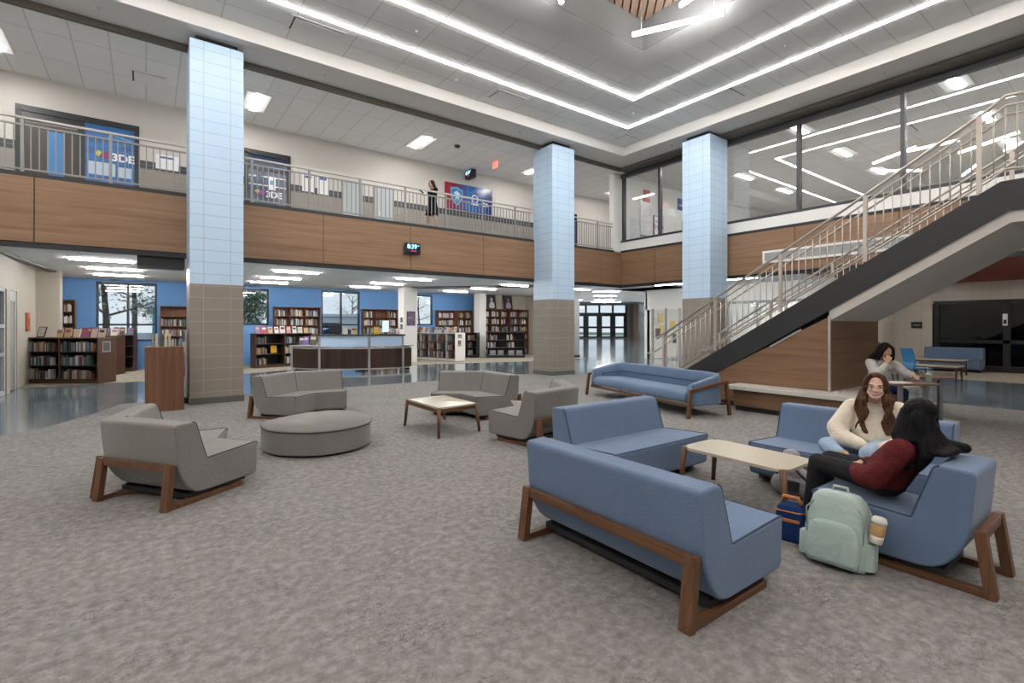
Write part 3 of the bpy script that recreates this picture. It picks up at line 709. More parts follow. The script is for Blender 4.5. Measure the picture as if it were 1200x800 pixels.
def lounge(label, loc, rz, w=None, wedge=None, fab=blue_fab, seam=seam_blue, group=None, name='lounge_sofa', cat='sofa'):
    """straight piece of width w, or a two-facet curve (wedge = outer facet length); x along the back, y forward"""
    t_ = thing(name, label, cat, loc, rz, group); T = math.radians(25)
    if w: secs = [((0, 0, 0), (0, 1)), ((w * .5, 0, 0), (0, 1)), ((w, 0, 0), (0, 1))]; fac = [((0, 0), 0, w)]
    else:
        L = wedge; k = 1 / math.cos(T); a2 = 2 * T
        M_ = (L, 0, 0); R_ = (L + L * math.cos(a2), L * math.sin(a2), 0); dm = (-math.sin(T) * k, math.cos(T) * k); dr = (-math.sin(a2), math.cos(a2))
        secs = [((0, 0, 0), (0, 1)), ((L * .5, 0, 0), (0, 1)), (M_, dm), ((M_[0] + R_[0]) / 2 and ((M_[0] + R_[0]) / 2, R_[1] / 2, 0), dr), (R_, dr)]
        fac = [((0, 0), 0, L), ((M_[0], M_[1]), a2, L)]
    o = MB(); o.sm = True; o.sweep(PROF, secs, .016); up = o.build('upholstery', fab, t_); wn = up.modifiers.new('weighted_normal', 'WEIGHTED_NORMAL'); wn.weight = 80; wn.keep_sharp = True
    # seam lines: along both end profiles (top, back front, seat) and round the seat front
    i0 = max(range(len(PROF)), key=lambda i: PROF[i][1] - PROF[i][0] * .01)
    line = [p for p in PROF if p[1] > .345 and p[0] > .17]
    for (s, inset) in ((secs[0], .009), (secs[-1], -.009)):
        b = MB(); d = Vector((s[1][0], s[1][1], 0)); side = Vector((d.y, -d.x, 0)).normalized() * inset
        b.tube([Vector(s[0]) + side + d * p[0] + V(0, 0, p[1]) for p in line], .0065, 6); b.build('seam', seam, t_)
    b = MB(); fr = [p for p in line if p[0] > .85][-2:]
    pts = []
    for s in ([secs[0], secs[-1]] if w else [secs[0], secs[2], secs[-1]]):
        d = Vector((s[1][0], s[1][1], 0)); pts.append(Vector(s[0]) + d * (PROF and .888) + V(0, 0, .396))
    b.tube(pts, .0065, 6)
    if wedge:
        b.build('seam', seam, t_); b = MB(); d = Vector((secs[2][1][0], secs[2][1][1], 0)); b.tube([Vector(secs[2][0]) + d * p[0] * .999 + V(0, 0, p[1] + .001) for p in line if p[0] < .36], .006, 6)
    b.build('seam', seam, t_)
    for (p, a, L) in fac:
        R = Matrix.Translation((p[0], p[1], 0)) @ Matrix.Rotation(a, 4, 'Z'); e0, e1 = .045, L - .045
        if wedge: e0, e1 = (.04, L - .06) if a == 0 else (.06, L - .04)
        P = lambda x, y, z: R @ V(x, y, z)
        MB().beam(P(e0, -.008, .355), P(e1, -.008, .355), .045, .062, .004).build('back_rail', walnut_x, t_)
        for x in (e0, e1):
            MB().beam(P(x, -.058, 0), P(x, -.006, .386), .075, .055, .004, up=R.to_3x3() @ V(0, 1, 0)).build('leg', walnut_z, t_)
            MB().beam(P(x, -.07, .022), P(x, .72, .022), .06, .044, .003).build('floor_runner', walnut_y, t_)
        MB().box(.05, L - .05, .16, .78, .045, .085, M=R).build('base_plate', black_metal, t_)
    return t_
lounge('blue armless two-seat sofa in front seen from behind, wooden rail across its back', (2.325, 2.96, 0), -PI / 2, w=1.48)
lounge('blue armless two-seat sofa facing the camera, between the front sofa and the grey seats', (5.0, 3.99, 0), PI, w=1.52)
lounge('blue armless sofa the woman in the cream sweater sits on', (5.90, 1.16, 0), PI / 2, w=1.48)
lounge('narrow blue armless chair the woman in dark red sits on, wooden legs at right', (3.93, .70, 0), 0, w=.56, name='lounge_chair', cat='chair')
gk = dict(wedge=.95, fab=grey_fab, seam=seam_grey, group='curved grey sofas', name='curved_sofa')
lounge('grey curved sofa at far left seen from behind, wooden legs at its back', (-.10, 6.87, 0), math.radians(255), **gk)
lounge('grey curved sofa behind the round ottoman, beside the nearest column', (3.12, 9.92, 0), math.radians(169), **gk)
lounge('grey curved sofa behind the small square coffee table, its front toward the camera', (5.33, 6.95, 0), math.radians(90), **gk)
lounge('grey curved sofa in side view right of the small coffee table', (4.05, 4.94, 0), math.radians(10), **gk)
# ottoman
ot = thing('ottoman', 'low grey pebble-shaped ottoman on the carpet between the left grey sofas', 'ottoman', (1.85, 6.85, 0))
op = spline([(-.66, .20), (-.60, -.30), (-.22, -.66), (.22, -.66), (.56, -.40), (.70, .10), (.60, .58), (.25, .80), (-.18, .66), (-.50, .46)], 6)
b = MB(); b.sm = True; b.prism(op, .03, .325, .03, seg=3); smoothen(b.build('upholstery', grey_fab, ot))
MB().tube([(x * 1.005, y * 1.005, .305) for x, y in op], .008, 6, True).build('seam', seam_grey, ot)
MB().prism([(x * .93, y * .93) for x, y in op], 0, .035).build('base_plate', black_metal, ot)
# tables
lam_beige = mat('laminate_beige', (.47, .42, .33), .35); lam_light = mat('laminate_light', (.52, .47, .38), .22, spec=.5)
def table(name, label, corners, z, topm, apron):
    cx = sum(c[0] for c in corners) / 4; cy_ = sum(c[1] for c in corners) / 4
    t_ = thing(name, label, 'coffee table', (cx, cy_, 0)); q = [(a - cx, c - cy_) for a, c in corners]
    r = .13 if not apron else .03
    MB().prism(fillet(q, r, 6), z - .026, z, .004).build('tabletop', topm, t_)
    if apron:
        q2 = [(a * .96, c * .96) for a, c in q]; b = MB()
        for i in range(4):
            p, e = q2[i], q2[(i + 1) % 4]; b.beam((p[0], p[1], z - .055), (e[0], e[1], z - .055), .022, .055)
        b.build('apron', walnut_x, t_)
    for a, c in q:
        u = Vector((a, c, 0)).normalized(); k = 1.005 if apron else .93
        top = V(a * k, c * k, z - (.002 if apron else -.002)); bot = V(a * k, c * k, 0) + u * .05
        b = MB(); b.cyl(bot, top, .021, .029, 8); b.build('leg', walnut_z, t_)
    return t_
table('coffee_table', 'beige coffee table with walnut legs among the blue sofas', [(4.13, 1.87), (4.70, 1.88), (4.74, 2.87), (4.17, 2.87)], .43, lam_beige, False)
table('coffee_table', 'small square coffee table with wooden apron between the grey sofas', [(3.36, 6.28), (4.03, 6.35), (4.06, 7.40), (3.36, 7.33)], .425, lam_light, True)
# blue sofa with arms
s5 = thing('arm_sofa', 'long blue sofa with arms and wooden end frames near the stairs', 'sofa', (8.33, 4.82, 0), math.radians(76.7)); SLN, SD = 3.16, .80
def shell():
    r = .16; o = [(.03, SD - .02), (.03, r)]
    P = [(.03, .78), (.03, .5), (.03, .22), (.07, .10), (.18, .03), (.5, .0), (1.58, 0), (2.66, 0), (2.98, .03), (3.09, .10), (3.13, .22), (3.13, .5), (3.13, .78)]
    Hs = [.575, .64, .70, .72, .735, .74, .74, .74, .735, .72, .70, .64, .575]
    n = len(P); rings = []; b = MB(); b.sm = True
    for i, ((x, y), h) in enumerate(zip(P, Hs)):
        a = Vector(P[max(0, i - 1)]); c = Vector(P[min(n - 1, i + 1)]); d = (c - a).normalized(); nn = Vector((d.y, -d.x)) * -1
        prof = fillet([(-.05, .20), (.07, .20), (.075, h - .14), (.06, h), (-.045, h)], [.03, .02, .02, .035, .035], 3)
        rings.append([b.bm.verts.new((x + nn.x * u, y + nn.y * u, z)) for u, z in prof])
    for A, B in zip(rings, rings[1:]):
        for k in range(len(A)): b.bm.faces.new((A[k], A[(k + 1) % len(A)], B[(k + 1) % len(A)], B[k]))
    b.bm.faces.new(rings[0][::-1]); b.bm.faces.new(rings[-1])
    for f in b.bm.faces: f.smooth = True
    return b, P, Hs
b, P_, H_ = shell(); b.build('back_and_arms', blue_vinyl, s5)
b = MB(); b.sm = True
b.sweep(fillet([(.07, .24), (.07, .42), (.80, .44), (.83, .25), (.6, .22)], [.02, .03, .09, .08, .04], 5), [((.11, 0, 0), (0, 1)), ((1.5, 0, 0), (0, 1)), ((3.05, 0, 0), (0, 1))], .04); b.build('seat_cushion', blue_vinyl, s5)
MB().tube([(.14, .60, .50), (.14, .24, .53), (.22, .115, .545), (.45, .088, .55), (2.72, .088, .55), (2.95, .115, .545), (3.02, .24, .53), (3.02, .60, .50)], .009, 6).build('seam', seam_blue, s5)
MB().tube([(.02, .785, .26), (.02, .78, .50), (.03, .73, .585), (.0, .4, .665), (.02, .12, .73)], .008, 6).build('piping', piping_light, s5); MB().tube([(3.14, .785, .26), (3.14, .78, .50), (3.13, .73, .585), (3.16, .4, .665), (3.14, .12, .73)], .008, 6).build('piping', piping_light, s5)
for x in (-.045, 3.205):
    MB().beam((x, .90, 0), (x, .83, .50), .045, .06, .004, up=(0, 1, 0)).build('leg', walnut_z, s5)
    MB().beam((x, -.06, 0), (x, .03, .62), .045, .06, .004, up=(0, 1, 0)).build('leg', walnut_z, s5)
    MB().beam((x, .86, .475), (x, .0, .60), .045, .05, .004).build('arm_frame', walnut_y, s5)
MB().beam((-.02, .78, .205), (3.18, .78, .205), .045, .045, .003).build('under_rail', walnut_x, s5); MB().beam((-.02, .05, .205), (3.18, .05, .205), .045, .045, .003).build('under_rail', walnut_x, s5)
# ------------------------------------------------------------------ library
LIBL = [(-.87, 15.95), (-.72, 18.25), (-.7, 20.4), (3.68, 15.95), (3.7, 18.25), (3.75, 20.45), (7.55, 15.95), (7.5, 18.22), (7.45, 20.4), (12.0, 15.95), (11.97, 18.25), (11.8, 20.4), (15.6, 15.95), (15.6, 18.25)]
lm = [MB().box(-.66, .66, -.075, .075, -.012, 0).mesh('frame'), MB().box(-.63, .63, -.05, .05, -.05, -.012, .004).mesh('diffuser')]
lm[0].materials.append(white_paint); lm[1].materials.append(lamp_lib)
for i, (x, y) in enumerate(LIBL):
    t_ = thing('linear_light', 'slim white light bar in the low ceiling over the library and corridor', 'light', (x, y, LZ), 0, 'slim light bars of the low library ceiling')
    link('frame', lm[0], t_); link('diffuser', lm[1], t_)
BOOKC = [(.62, .60, .55), (.05, .07, .16), (.30, .05, .05), (.04, .12, .28), (.52, .42, .28), (.06, .16, .12), (.03, .03, .035), (.65, .55, .12), (.40, .14, .06), (.22, .22, .24), (.12, .28, .42), (.35, .30, .38), (.72, .71, .69), (.22, .06, .16), (.16, .11, .08), (.60, .24, .10)]
BOOKC = [tuple(.55 * q + .45 * (.3 * c[0] + .5 * c[1] + .2 * c[2]) for q in c) for c in BOOKC]
BOOKC = [tuple(q * .72 for q in c) for c in BOOKC]
cover = obj_color_mat('book_cover', .55); pages = mat('book_pages', (.66, .62, .53), .8)
def book_mesh(w, h, d):
    b = MB(); c = .003
    b.box(-w / 2, w / 2, 0, c, 0, h); b.box(-w / 2, -w / 2 + c, 0, d, 0, h); b.box(w / 2 - c, w / 2, 0, d, 0, h)
    b.mi = 1; b.box(-w / 2 + c, w / 2 - c, c, d - .004, .004, h - .004)
    me = b.mesh('book'); me.materials.append(cover); me.materials.append(pages); return me
BM = [(w, h, d, book_mesh(w, h, d)) for w, h, d in ((.028, .225, .15), (.038, .25, .17), (.048, .24, .16), (.033, .205, .14), (.056, .27, .18), (.022, .215, .15))]
rb = random.Random(11)
def book(M, lab, group, col=None, lean=0, k=None):
    w_, h, d, me = BM[rb.randrange(len(BM)) if k is None else k]
    o = bpy.data.objects.new('book', me); COL.objects.link(o)
    o.matrix_world = M @ Matrix.Rotation(lean, 4, 'Y'); o.color = c4(col or rb.choice(BOOKC))
    return tag(o, lab, 'book', group)
def fill(M, x0, x1, y, z, lab, group, cap=99, gap=.12, cols=None, zmax=.3):
    """a shelf of single books, spines out"""
    x = x0 + .01; n = 0
    while n < cap:
        k = rb.randrange(len(BM)); w_ = BM[k][0] * rb.uniform(.95, 1.3)
        if x + w_ + .012 > x1: break
        if rb.random() > gap * .25:
            s = Matrix.Diagonal((w_ / BM[k][0] * .93, 1, min(1.08, zmax / BM[k][1]) * rb.uniform(.9, 1), 1))
            book(M @ Matrix.Translation((x + w_ / 2, y + .006, z + .003)) @ s, lab, group, rb.choice(cols or BOOKC), 0, k); n += 1
        x += w_ + .003
    return n
def bookcase(name, label, loc, rz, w, h, d, bays, levels, mats, foot=.1, both=False, group=None):
    """x along the front from left to right, y to the rear"""
    t_ = thing(name, label, 'bookcase', loc, rz, group); mc, ms = mats; th = .03
    R = Matrix.Translation(loc) @ Matrix.Rotation(rz, 4, 'Z')
    for x in (0, w - th): MB().box(x, x + th, 0, d, 0, h, .003).build('side_panel', mc, t_)
    MB().box(0, w, -.012, d + .012, h, h + .03, .004).build('top', mc, t_)
    MB().box(th, w - th, .02, d - .02, 0, foot).build('plinth', mc, t_)
    yb = d / 2 if both else d - .02
    MB().box(th, w - th, yb - .01, yb + .01, foot, h).build('back_panel', ms, t_)
    bw = (w - th) / bays; slots = []; dz = (h - foot) / levels
    for k in range(1, bays): MB().box(bw * k, bw * k + th, .008, d - .01, foot, h).build('divider', mc, t_)
    for j in range(levels):
        z = foot + dz * j
        MB().box(th, w - th, .008, d - .008, z, z + .022).build('shelf', ms, t_)
        for k in range(bays): slots.append((bw * k + th, bw * (k + 1), z + .022, dz - .03, j, k))
    return t_, R, slots
DK = (case_wood, shelf_dark); RD = (case_red, case_red); WH = (white_paint, case_red); BK = (black_metal, shelf_dark)
# far-left fan of three low cases
f1, R1, S1 = bookcase('low_bookcase', 'dark low three-shelf bookcase at far left, full of books facing the hall', (-2.80, 18.98, 0), math.radians(-36.8), 2.17, 1.24, .62, 2, 3, DK)
for x0, x1, z, hh, j, k in S1: fill(R1, x0, x1, .03, z, 'book standing in the dark low bookcase at far left', 'books in the far-left low bookcase', 17)
f2, R2, S2 = bookcase('low_bookcase', 'dark low bookcase end, second of the three in the fan at far left', (-2.20, 21.05, 0), math.radians(-24), 1.52, 1.24, .62, 1, 3, DK)
f3, R3, S3 = bookcase('low_bookcase', 'dark low bookcase end, rearmost of the three in the fan at far left', (-1.55, 22.12, 0), math.radians(-15), 1.24, 1.24, .42, 1, 3, DK)
for x0, x1, z, hh, j, k in S2: fill(R2, x1 - .35, x1, .03, z, 'book in the second low bookcase of the far-left fan', 'books in the second far-left bookcase', 6)
def display(M, x, y, z, w, h, col, lab, group, band=(.7, .68, .62), tilt=-.2):
    """a cover shown face out on its small stand"""
    o = MB().box(-w / 2, w / 2, 0, .022, 0, h).build('display_book', [cover])
    MB().box(-w * .36, w * .36, -.002, 0, h * .55, h * .82).build('cover_title', mat('title_%d%d%d' % tuple(int(q * 9) for q in band), band, .6), o)
    o.matrix_world = M @ Matrix.Translation((x, y, z)) @ Matrix.Rotation(tilt, 4, 'X'); o.color = c4(col)
    return tag(o, lab, 'book', group)
DC = [(.06, .04, .035), (.62, .55, .42), (.10, .06, .05), (.55, .42, .32), (.66, .64, .6), (.42, .10, .08), (.5, .35, .2), (.15, .18, .30), (.6, .5, .45), (.25, .08, .2)]
for R, n, x0, dx, g in ((R1, 8, .95, .16, 'first'), (R2, 6, .25, .22, 'second'), (R3, 5, .2, .22, 'rearmost')):
    for i in range(n):
        display(R, x0 + dx * i, .15 + .07 * (i % 3), 1.272, rb.uniform(.14, .19), rb.uniform(.22, .29), rb.choice(DC), 'book displayed cover-out on top of the %s far-left low bookcase' % g, 'display books on the %s far-left bookcase' % g, rb.choice(DC))
o = tag(MB().box(-.11, .11, 0, .02, 0, .30).build('picture_frame', black_metal), 'small framed picture leaning on top of the far-left low bookcase', 'picture frame'); MB().box(-.09, .09, -.003, 0, .02, .28).build('photo', mat('photo_grey', (.4, .4, .42), .4, var=.4, vscale=14), o)
o.matrix_world = R1 @ Matrix.Translation((.38, .2, 1.282)) @ Matrix.Rotation(-.3, 4, 'X')
o = tag(MB().box(-.005, 0, -.14, .14, 0, .30).build('notice', mat('notice_grey', (.35, .34, .32), .5)), 'small framed notice on the end of the far-left low bookcase', 'notice'); MB().box(0, .002, -.11, .11, .03, .27).build('picture', mat('notice_dark', (.12, .11, .10), .5), o)
o.matrix_world = R1 @ Matrix.Translation((2.177, .28, .86))
# kiosk-like case beside the nearest column
kc, RK, SK = bookcase('end_bookcase', 'warm brown wooden bookcase end standing beside the nearest blue column', (-.02, 11.28, 0), 0, .60, 1.17, .60, 1, 1, (kiosk_wood, kiosk_wood), .02)
MB().box(.0, .6, -.012, .008, 0, 1.17).build('end_panel', kiosk_wood, kc)
for i, (dx, c, w_) in enumerate(((.08, (.30, .27, .22), .035), (.14, (.62, .55, .40), .045), (.215, (.10, .07, .05), .05), (.28, (.60, .52, .38), .04), (.34, (.55, .47, .33), .035))):
    o = MB().box(-w_ / 2, w_ / 2, 0, .003, 0, .25).box(-w_ / 2, -w_ / 2 + .003, 0, .17, 0, .25).box(w_ / 2 - .003, w_ / 2, 0, .17, 0, .25); o.mi = 1; o.box(-w_ / 2 + .003, w_ / 2 - .003, .003, .165, .004, .245)
    o = o.build('book', [cover, pages]); o.location = (dx + .02, 11.42, 1.2); o.color = c4(c); tag(o, 'book standing on top of the brown bookcase end by the nearest column', 'book', 'books on the brown bookcase end')
# slim spinner rack beside the column
sr = thing('book_rack', 'slim book rack squeezed between the brown bookcase end and the nearest column', 'book rack', (.655, 12.35, 0))
MB().box(-.035, .035, -.2, .2, 0, .12).build('base', black_metal, sr); MB().box(-.012, .012, -.18, .18, .12, 1.5).build('frame', silver, sr)
for z, c in ((.55, (.5, .1, .12)), (.8, (.15, .3, .5)), (1.05, (.62, .55, .45)), (1.28, (.1, .1, .12))):
    q = tag(MB().box(-.04, -.013, -.14, .10, 0, .2).build('booklet', [cover]), 'booklet on the slim rack beside the nearest column', 'booklet', 'booklets on the slim rack'); q.location = (.655, 12.35, z); q.color = c4(c)
# centre low case left of the desk
f4, R4, S4 = bookcase('low_bookcase', 'dark low bookcase left of the circulation desk, half empty with a yellow book', (3.28, 20.5, 0), math.radians(12), 2.2, 1.27, .5, 2, 3, DK)
for x0, x1, z, hh, j, k in S4: fill(R4, x0, x0 + (x1 - x0) * (.42 if k == 0 or j == 2 else .3) + (.3 if (j, k) == (0, 1) else 0), .03, z, 'book in the low bookcase left of the circulation desk', 'books in the low case left of the desk', 14)
display(R4, .72, .1, .555, .22, .28, (.72, .42, .02), 'yellow book shown cover-out in the low case left of the desk', None, (.6, .3, .02), -.12)
for i in range(9): display(R4, .16 + .235 * i, .2, 1.306, rb.uniform(.15, .2), rb.uniform(.22, .3), rb.choice([(.5, .06, .07), (.55, .5, .55), (.62, .3, .32), (.2, .25, .5), (.66, .62, .6), (.6, .42, .22), (.3, .18, .3)]), 'book displayed cover-out on top of the low case left of the desk', 'display books on the case left of the desk', rb.choice(DC))
# long white case right of the desk
f5, R5, S5 = bookcase('long_bookcase', 'long low bookcase with white ends right of the circulation desk', (10.42, 22.25, 0), math.radians(-75), 2.98, 1.24, .64, 5, 3, WH)
for x0, x1, z, hh, j, k in S5: fill(R5, x0, x1, .03, z, 'book in the long white-ended bookcase right of the desk', 'books in the long white-ended bookcase', 7)
for i in range(17): display(R5, .12 + .165 * i, .2, 1.275, rb.uniform(.12, .17), rb.uniform(.2, .28), rb.choice([(.66, .65, .62), (.6, .55, .5), (.1, .1, .12), (.45, .5, .6), (.2, .25, .45), (.62, .3, .15)]), 'book displayed on top of the long white-ended bookcase', 'display books on the long white-ended bookcase', rb.choice(DC))
for z0, z1, c, l in ((1.02, 1.2, (.16, .14, .12), 'small dark poster, upper one on the white end of the long bookcase'), (.66, .93, (.22, .12, .16), 'small purple poster, lower one on the white end of the long bookcase')):
    o = tag(MB().box(0, .004, .16, .40 if z0 > 1 else .36, z0, z1).build('poster', mat('poster_%d' % (z0 * 100), c, .5, var=.5, vscale=18)), l, 'poster'); o.matrix_world = R5 @ Matrix.Translation((2.982, 0, 0)); MB().box(.004, .006, .19, .33, z0 + .03, z0 + .07).build('caption', mat('caption_pale', (.5, .48, .45), .6), o)
# black display cases
f6, R6, S6 = bookcase('display_case', 'black low bookcase with two bays before the wide wall shelves, next to the middle column', (13.62, 20.45, 0), math.radians(-36), 1.9, 1.24, .5, 2, 3, BK)
for x0, x1, z, hh, j, k in S6:
    if j: fill(R6, x0, x1, .03, z, 'book in the black two-bay low bookcase', 'books in the black two-bay bookcase', 8)
    else:
        for q in range(2): display(R6, x0 + .25 + .4 * q, .08, z + .008, .3, .24, (.22, .24, .27), 'flat grey folder on the bottom shelf of the black two-bay bookcase', 'grey folders in the black bookcase', (.3, .3, .32), -.08)
f7, R7, S7 = bookcase('display_case', 'black low bookcase half hidden behind the white-ended one', (12.55, 21.5, 0), math.radians(-50), 1.0, 1.22, .5, 2, 3, BK)
for x0, x1, z, hh, j, k in S7: fill(R7, x0, x1, .03, z, 'book in the half hidden black low bookcase', 'books in the half hidden black bookcase', 5)
# tall shelves along the walls; their many small books are one mass
mass = MB(); MC = [(.55, .52, .5), (.05, .07, .17), (.33, .05, .06), (.5, .4, .1), (.13, .25, .4), (.04, .04, .05), (.5, .28, .12), (.3, .26, .36), (.66, .64, .6), (.08, .2, .14)]
MC = [tuple(.6 * q + .4 * (.3 * c[0] + .5 * c[1] + .2 * c[2]) for q in c) for c in MC]
mass_m = [mat('spine_%d' % i, c, .6) for i, c in enumerate(MC)]
def mass_fill(R, x0, x1, y, z, hh):
    x = x0 + .01
    while x < x1 - .06:
        w_ = rb.uniform(.02, .055); h = min(hh, rb.uniform(.2, .29)); mass.mi = rb.randrange(len(MC))
        if rb.random() > .07: mass.box(x, x + w_ * .94, y, y + .16, z + .003, z + h, M=R)
        x += w_
TALL = [('tall narrow dark bookcase against the blue wall left of the big window', (-2.35, 22.32, 0), .42, 1, 2.45, RD), ('tall dark bookcase against the blue wall right of the tree window', (.42, 22.32, 0), 1.35, 1, 2.30, RD),
        ('tall three-bay bookcase against the blue wall behind the low case', (4.28, 22.32, 0), 1.86, 3, 2.36, RD), ('tall three-bay bookcase against the blue wall behind the circulation desk', (8.06, 22.32, 0), 1.75, 3, 2.34, RD),
        ('tall narrow bookcase against the blue wall right of the slim window', (11.92, 22.32, 0), .95, 1, 2.36, RD), ('tall two-bay bookcase in the far blue corner of the library', (12.95, 22.10, 0), .85, 2, 2.36, RD)]
for lab, loc, w_, bays, h, m in TALL:
    t_, R, S = bookcase('tall_bookcase', lab, loc, 0, w_, h, .34, bays, 6, m, .08)
    for x0, x1, z, hh, j, k in S:
        if j >= 1 and not (j == 5 and rb.random() < .3): mass_fill(R, x0, x0 + (x1 - x0) * rb.uniform(.75, 1), .03, z, hh)
t_, R, S = bookcase('wall_bookcase', 'wide red-brown wall bookcase under the two portraits, beside the middle column', (14.05, 21.62, 0), 0, 3.15, 2.46, .34, 5, 6, RD, .08)
for x0, x1, z, hh, j, k in S: mass_fill(R, x0 + .04, x0 + (x1 - x0) * rb.uniform(.7, .95), .03, z, hh)
o = mass.build('books', mass_m); tag(o, 'rows of books filling the tall shelves along the library walls', 'books', None, 'stuff')
for i, (x, c, l) in enumerate(((14.85, (.62, .63, .66), 'framed pale portrait on top of the wide wall bookcase, the left of two'), (15.95, (.46, .34, .48), 'framed dark purple portrait on top of the wide wall bookcase, the right of two'))):
    o = thing('portrait', l, 'picture', (x, 21.80, 2.50)); o.rotation_euler = (-.13, 0, 0)
    MB().box(-.27, .27, 0, .03, 0, .78).build('frame', black_metal, o); MB().box(-.22, .22, -.004, 0, .05, .73).build('backdrop', mat('portrait_dark', (.03, .03, .04), .4), o)
    MB().prism(spline([(-.16, .06), (-.14, .28), (-.05, .38), (.06, .38), (.15, .27), (.16, .06)], 4), -.006, -.004, M=Matrix(((1, 0, 0, 0), (0, 0, 1, 0), (0, 1, 0, 0), (0, 0, 0, 1)))).build('sitter', mat('sitter_%d' % i, c, .6, var=.3, vscale=9), o)
    MB().ball((0, -.004, .5), (.075, .004, .1), 12).build('sitter_head', mat('sitter_head_%d' % i, (.6, .55, .55) if i == 0 else (.35, .22, .2), .6), o)
for x, y, z0, z1, c, l, w_ in ((9.27, 19.89, 1.62, 2.2, (.16, .11, .17), 'dark framed poster on the grey pier behind the desk', .34),):
    o = tag(MB().box(x - w_ / 2 - .02, x + w_ / 2 + .02, y - .015, y + .012, z0 - .02, z1 + .02).build('poster', black_metal), l, 'poster'); MB().box(x - w_ / 2, x + w_ / 2, y - .018, y - .015, z0, z1).build('print', mat('poster_print', c, .5, var=.7, vscale=9), o)
for x, y, z, l in ((8.94, 20.05, 1.75, 'small black wall box on the pier behind the desk, upper of two'), (8.94, 20.05, 1.45, 'small black wall box on the pier behind the desk, lower of two')):
    o = tag(MB().box(x - .02, x + .01, y, y + .16, z, z + .2, .005).build('wall_box', black_metal), l, 'wall box'); MB().box(x - .024, x - .02, y + .03, y + .13, z + .05, z + .15).build('display', grey_paint, o)
o = tag(MB().box(-2.601, -2.55, 18.35, 18.75, 1.45, 1.95, .01).build('wall_box', mat('orange_red', (.42, .12, .05), .5)), 'small orange box on the beige wall behind the far-left bookcase', 'wall box'); MB().box(-2.549, -2.545, 18.45, 18.65, 1.6, 1.8).build('cover', mat('orange_dark', (.3, .08, .03), .5), o)
# ------------------------------------------------------------------ circulation desk
dk = thing('circulation_desk', 'curved dark wooden circulation desk with lit white upper panels and grey frame', 'desk', (7.1, 19.6, 0))
pol = lambda r, a, z=0: V(r * math.cos(math.radians(a)), r * math.sin(math.radians(a)), z)
def arc(b, r0, r1, a0, a1, z0, z1, n=None):
    n = n or max(2, int(abs(a1 - a0) / 3)); P = [a0 + (a1 - a0) * i / n for i in range(n + 1)]
    for p, q in zip(P, P[1:]):
        c = [pol(r0, p), pol(r1, p), pol(r1, q), pol(r0, q)]; b.prism([(u.x, u.y) for u in c], z0, z1)
    return b
RO = 3.25; desk_wood = wood('desk_wood', (.022, .010, .007), (.075, .034, .022), 'Z', .5, .35); desk_glow = mat('desk_panel_white', (.42, .53, .70), .2, emit=.12, ecol=(.6, .78, 1))
for a0, a1 in ((224, 252), (253.6, 273)): arc(MB(), RO - .03, RO, a0, a1, .14, .80).build('front_panel', desk_wood, dk); arc(MB(), RO - .03, RO, a0, a1, .88, 1.22).build('upper_panel', desk_glow, dk)
arc(MB(), RO - .03, RO, 202, 222, .14, .80).build('front_panel', desk_wood, dk); arc(MB(), RO - .03, RO, 274.6, 280, .14, .80).build('front_panel', desk_wood, dk)
arc(MB(), RO - .045, RO + .008, 202, 280, .80, .86).build('metal_trim', silver, dk); arc(MB(), RO - .045, RO + .008, 224, 273.6, 1.215, 1.25).build('metal_trim', silver, dk)
arc(MB(), RO - .04, RO + .004, 202, 280, .10, .14).build('metal_trim', silver, dk)
for a in (202, 223.2, 252.8, 273.8): MB().beam(pol(RO + .005, a, .0), pol(RO + .005, a, 1.25 if a > 210 else .86), .07, .05, .004).build('post', silver, dk)
arc(MB(), RO - .40, RO + .10, 222.4, 274.6, 1.25, 1.295).build('transaction_top', mat('counter_dark', (.05, .052, .055), .25, spec=.6), dk)
arc(MB(), RO - .75, RO + .06, 274.6, 281, .88, .92).build('worktop', mat('counter_grey', (.42, .43, .43), .3), dk); arc(MB(), RO - .75, RO + .07, 201, 222.4, .88, .92).build('worktop', mat('counter_grey', (.42, .43, .43), .3), dk)
arc(MB(), RO - .75, RO - .42, 222.4, 274.6, .72, .76).build('worktop', mat('counter_grey', (0, 0, 0)), dk)
for a in (204, 222, 250, 279): MB().beam(pol(RO - .7, a, .44), pol(RO - .05, a, .44), .03, .88).build('support', desk_wood, dk)
def ondesk(r, a, z): p = pol(r, a); return (7.1 + p.x, 19.6 + p.y, z)
def monitor(a, lab, k):
    t_ = thing('monitor', lab, 'monitor', ondesk(RO - .22, a, 1.295), math.radians(a + 90 + k)); MB().box(-.09, .09, -.06, .06, 0, .012).build('base', black_metal, t_)
    MB().box(-.015, .015, .0, .02, .012, .1).build('stand', black_metal, t_); MB().box(-.2, .2, -.012, .012, .07, .32, .005).build('screen_case', black_metal, t_); return t_
monitor(232, 'black monitor seen from behind on the circulation desk, left part', 8)
t_ = thing('tablet_kiosk', 'upright tablet on a stand at the middle of the circulation desk top', 'tablet', ondesk(RO - .2, 263.5, 1.295), math.radians(-12)); MB().box(-.07, .07, -.06, .06, 0, .015).build('base', black_metal, t_); MB().box(-.02, .02, 0, .02, .015, .12).build('stand', black_metal, t_)
q = MB().box(-.13, .13, -.015, .0, .06, .50, .004).build('case', black_metal, t_); MB().box(-.115, .115, -.018, -.015, .08, .48).build('screen', mat('screen_pale', (.55, .68, .85), .2, emit=.5, ecol=(.6, .75, 1)), q)
